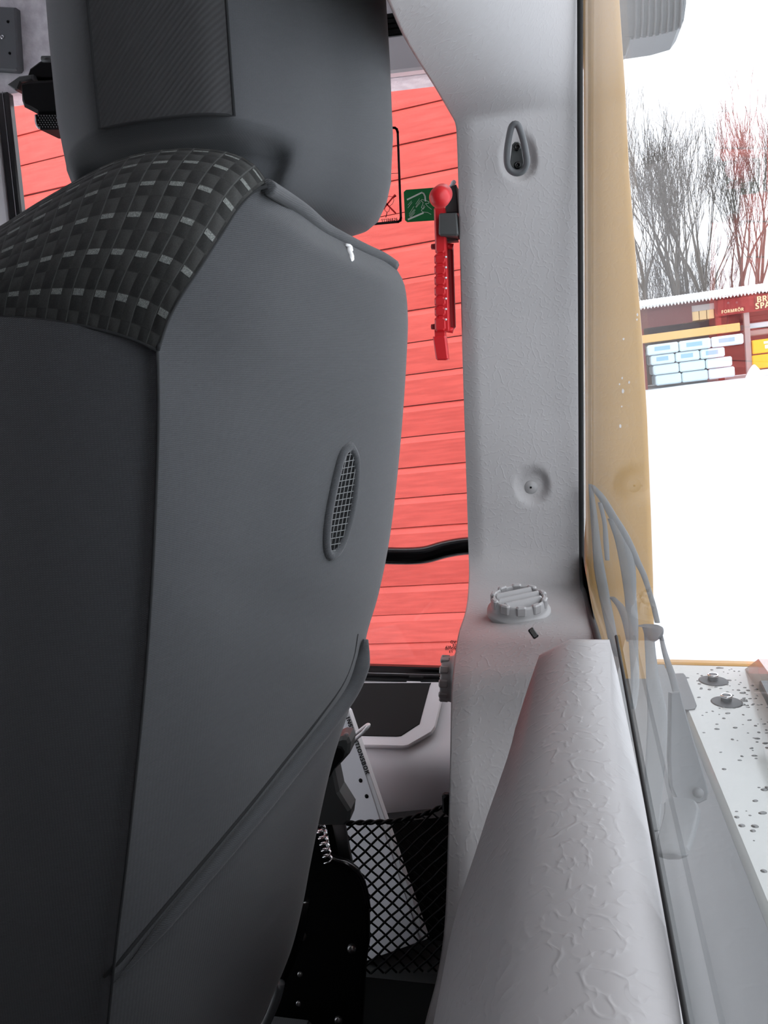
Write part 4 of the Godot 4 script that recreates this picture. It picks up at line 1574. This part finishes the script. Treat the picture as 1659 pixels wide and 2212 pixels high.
	text("sign_letters", "FORMRÖR", Vector3(X.call(1586.0), yr - 0.50, -DS + 0.11), 0.105, M.cream, shed, bs, true)
	# timber packs
	var tb := bb.call("timber_pack", xa + 0.3, X.call(1597.0), yr - 1.20, yr - 0.93, -DS + 0.35, -DS - 0.8, M.timber, null, 0.02) as MeshInstance3D
	tag(tb, "long pack of yellow planed timber across the shed rack", "timber")
	for k in 3:
		var x0 := lerpf(x15, x155, k / 3.0)
		var x1 := lerpf(x15, x155, (k + 1) / 3.0) - 0.02
		var t := bb.call("board_bundle", x0, x1, yr - 0.66, yr - 0.36, -DS + 0.0, -DS - 2.0, M.timber_pale, null, 0.01) as MeshInstance3D
		tag(t, ["left bundle of pale boards under the shed roof", "middle bundle of pale boards under the shed roof", "right bundle of pale boards under the shed roof"][k], "timber", "bundles of pale boards")
	# wrapped packages in four layers
	var pk := [[1396, 1603, 1.42, 1.80], [1402, 1562, 1.82, 2.17], [1406, 1577, 2.19, 2.55], [1410, 1582, 2.57, 2.95]]
	var layer := ["in the top layer, blue printed", "in the second layer, blue printed", "in the third layer, unprinted", "in the lowest layer near the snow"]
	var side := ["left", "middle", "right"]
	for k in 4:
		var q: Array = pk[k]
		var xl: float = X.call(float(q[0]))
		var xr: float = X.call(float(q[1]))
		var sc := (yr - yg) / 3.05
		for n in 3:
			var x0 := lerpf(xl, xr, n / 3.0)
			var x1 := lerpf(xl, xr, (n + 1) / 3.0) - 0.02
			var root := xthing("wrapped_pack", "%s white wrapped pack %s" % [side[n], layer[k]], "package", Vector3((x0 + x1) / 2, yr - q[3] * sc, -DS), "wrapped packs stacked in the shed")
			bb.call("wrapping", x0, x1, yr - q[3] * sc, yr - q[2] * sc, -DS + 0.45 - 0.04 * k, -DS - 0.9, M.wrap, root, 0.045)
			if k < 2:
				var f := (x1 - x0)
				var yc: float = yr - (q[2] + q[3]) * 0.5 * sc
				bb.call("print", x0 + f * 0.22, x0 + f * 0.72, yc - 0.05, yc + 0.09, -DS + 0.455 - 0.04 * k, -DS + 0.44 - 0.04 * k, M.print_blue, root)
	# yellow cartons right of the post
	for k in 2:
		var xl: float = X.call(1625.0 - k * 2)
		var c := bb.call("yellow_carton", xl, xl + 1.1, yr - 2.02 - k * 0.5, yr - 1.56 - k * 0.5, -DS + 0.1, -DS - 0.7, M.box_yellow, null, 0.03) as MeshInstance3D
		tag(c, ["upper yellow carton with white labels by the shed post", "lower yellow carton by the shed post"][k], "carton", "yellow cartons")
		if k == 0:
			var l := bb.call("label", xl + 0.35, xl + 0.55, yr - 1.72, yr - 1.64, -DS + 0.11, -DS + 0.09, M.white_paint, c)
			l = bb.call("label", xl + 0.38, xl + 0.58, yr - 1.88, yr - 1.76, -DS + 0.11, -DS + 0.09, M.white_paint, c)
	var wc := bb.call("white_sack", X.call(1628.0), X.call(1628.0) + 1.0, yg - 0.05, yr - 2.56, -DS + 0.1, -DS - 0.7, M.wrap, null, 0.06) as MeshInstance3D
	tag(wc, "white sack below the yellow cartons", "sack")
	for k in 3:
		var wl := bb.call("stored_pallet", X.call(1624.0), X.call(1624.0) + 1.6, yr - 1.40 + k * 0.24, yr - 1.22 + k * 0.24, -DS - 0.4, -DS - 1.6, [M.post_grey, M.wrap, M.shed_brown][k], null, 0.02) as MeshInstance3D
		tag(wl, ["grey goods stacked lowest on the shed's upper shelf", "pale goods stacked on the shed's upper shelf", "brown goods stacked highest on the shed's upper shelf"][k], "goods")
	# snow heap by the post
	st = ms()
	lathe(st, [[0.0, 0.42], [0.05, 0.40], [0.16, 0.26], [0.24, 0.12], [0.30, 0.0], [0.34, -0.2]], Transform3D(Basis(), Vector3(X.call(1619.0), yg, -DS + 0.5)), 14)
	var sh := obj("snow_heap", st, M.snow, null, true)
	tag(sh, "small pointed snow heap at the foot of post", "snow")
	# trees behind the shed
	var spots := [[1392, 46.0, 335, 3], [1428, 43.0, 400, 5], [1452, 48.0, 350, 2], [1478, 52.0, 330, 4], [1524, 41.0, 318, 1], [1558, 45.0, 330, 6], [1600, 43.0, 318, 7], [1640, 47.0, 330, 8], [1415, 56.0, 330, 10], [1500, 58.0, 360, 11], [1580, 57.0, 350, 12], [1660, 58.0, 340, 13], [1540, 62.0, 380, 15], [1465, 62.0, 390, 16]]
	var labels := ["bare tree at the yellow post's edge, leftmost behind shed", "leaning bare tree left above the shed roof", "slim bare tree between the left trees", "tall bare tree left of the large trunk", "large dark bare tree rising behind the shed's middle", "bare forked tree above the red fascia", "tall bare tree above the sign letters", "bare tree above the sign at the right edge", "distant bare tree behind the leftmost trees", "distant bare tree behind the large trunk", "distant bare tree behind the forked tree", "distant bare tree behind the sign", "farthest bare tree right of the large trunk", "farthest bare tree left of the large trunk"]
	for k in spots.size():
		var q: Array = spots[k]
		var foot := xp(q[0], 700, q[1])
		foot.y = base.y - 0.2
		var topy := xp(q[0], q[2], q[1]).y
		var tr := tree(foot, topy - foot.y, q[3])
		tag(tr, labels[k], "tree", "bare trees behind the shed")
	# low brush filling the gap between roof and crowns
	var brush := [[1402, 53.0, 500, 31], [1434, 55.0, 520, 32], [1468, 54.0, 530, 33], [1496, 55.0, 500, 34], [1546, 54.0, 540, 35]]
	var bl := ["grey brush beside the yellow post, leftmost above the shed roof", "low grey brush second from the yellow post", "low grey brush third from the yellow post", "grey brush left of the large trunk", "low grey brush right of the large trunk"]
	for k in brush.size():
		var q: Array = brush[k]
		var foot := xp(q[0], 700, q[1])
		foot.y = base.y - 0.2
		var tr := tree(foot, (xp(q[0], q[2], q[1]).y - foot.y) * 0.8, q[3], true)
		tag(tr, bl[k], "shrub", "brush behind the shed")

func tree(foot: Vector3, height: float, sd: int, bushy := false) -> MeshInstance3D:
	var r := RandomNumberGenerator.new()
	r.seed = 100 + sd
	var st := ms()
	var stack := []
	var lean := Vector3(r.randf_range(-0.08, 0.08), 1, r.randf_range(-0.08, 0.08)).normalized()
	if bushy:
		for k in 9: stack.append([foot + Vector3(r.randf_range(-0.7, 0.7), 0, r.randf_range(-0.5, 0.5)), (lean + Vector3(r.randfn(0, 0.2), 0, r.randfn(0, 0.2))).normalized(), height * 0.45, 0.035, 2])
	else:
		stack.append([foot, lean, height * 0.40, height * 0.014 + 0.02, 0])
	var made := 0
	while stack.size() and made < 900:
		var b: Array = stack.pop_front()
		made += 1
		var p: Vector3 = b[0]
		var d: Vector3 = b[1]
		var pts := [p]
		var rad := [b[3]]
		var n := 4
		for k in n:
			d = (d + Vector3(r.randfn(0, 0.09), 0.05, r.randfn(0, 0.09))).normalized()
			p += d * b[2] / n
			pts.append(p)
			rad.append(b[3] * lerpf(1.0, 0.62, (k + 1.0) / n))
		tube(st, pts, rad, 5 if b[4] < 2 else 3)
		if b[4] >= 5: continue
		var kids: int = [2, 2, 3, 3, 2][b[4]]
		for k in kids + (1 if b[4] < 3 else 0):
			var side := Vector3(r.randfn(0, 1), 0, r.randfn(0, 1)).normalized()
			var spread := r.randf_range(0.12, 0.42) if k else r.randf_range(0.0, 0.15)
			var nd := (d + side * spread + Vector3(0, 0.12, 0)).normalized()
			var from: Vector3 = pts[4] if k < 2 else pts[r.randi_range(2, 3)]
			stack.append([from, nd, b[2] * r.randf_range(0.62, 0.84), maxf(rad[4] * (0.85 if k == 0 else r.randf_range(0.5, 0.7)), 0.010), b[4] + 1])
	return obj("bare_shrub" if bushy else "bare_tree", st, M.bark, null, true)
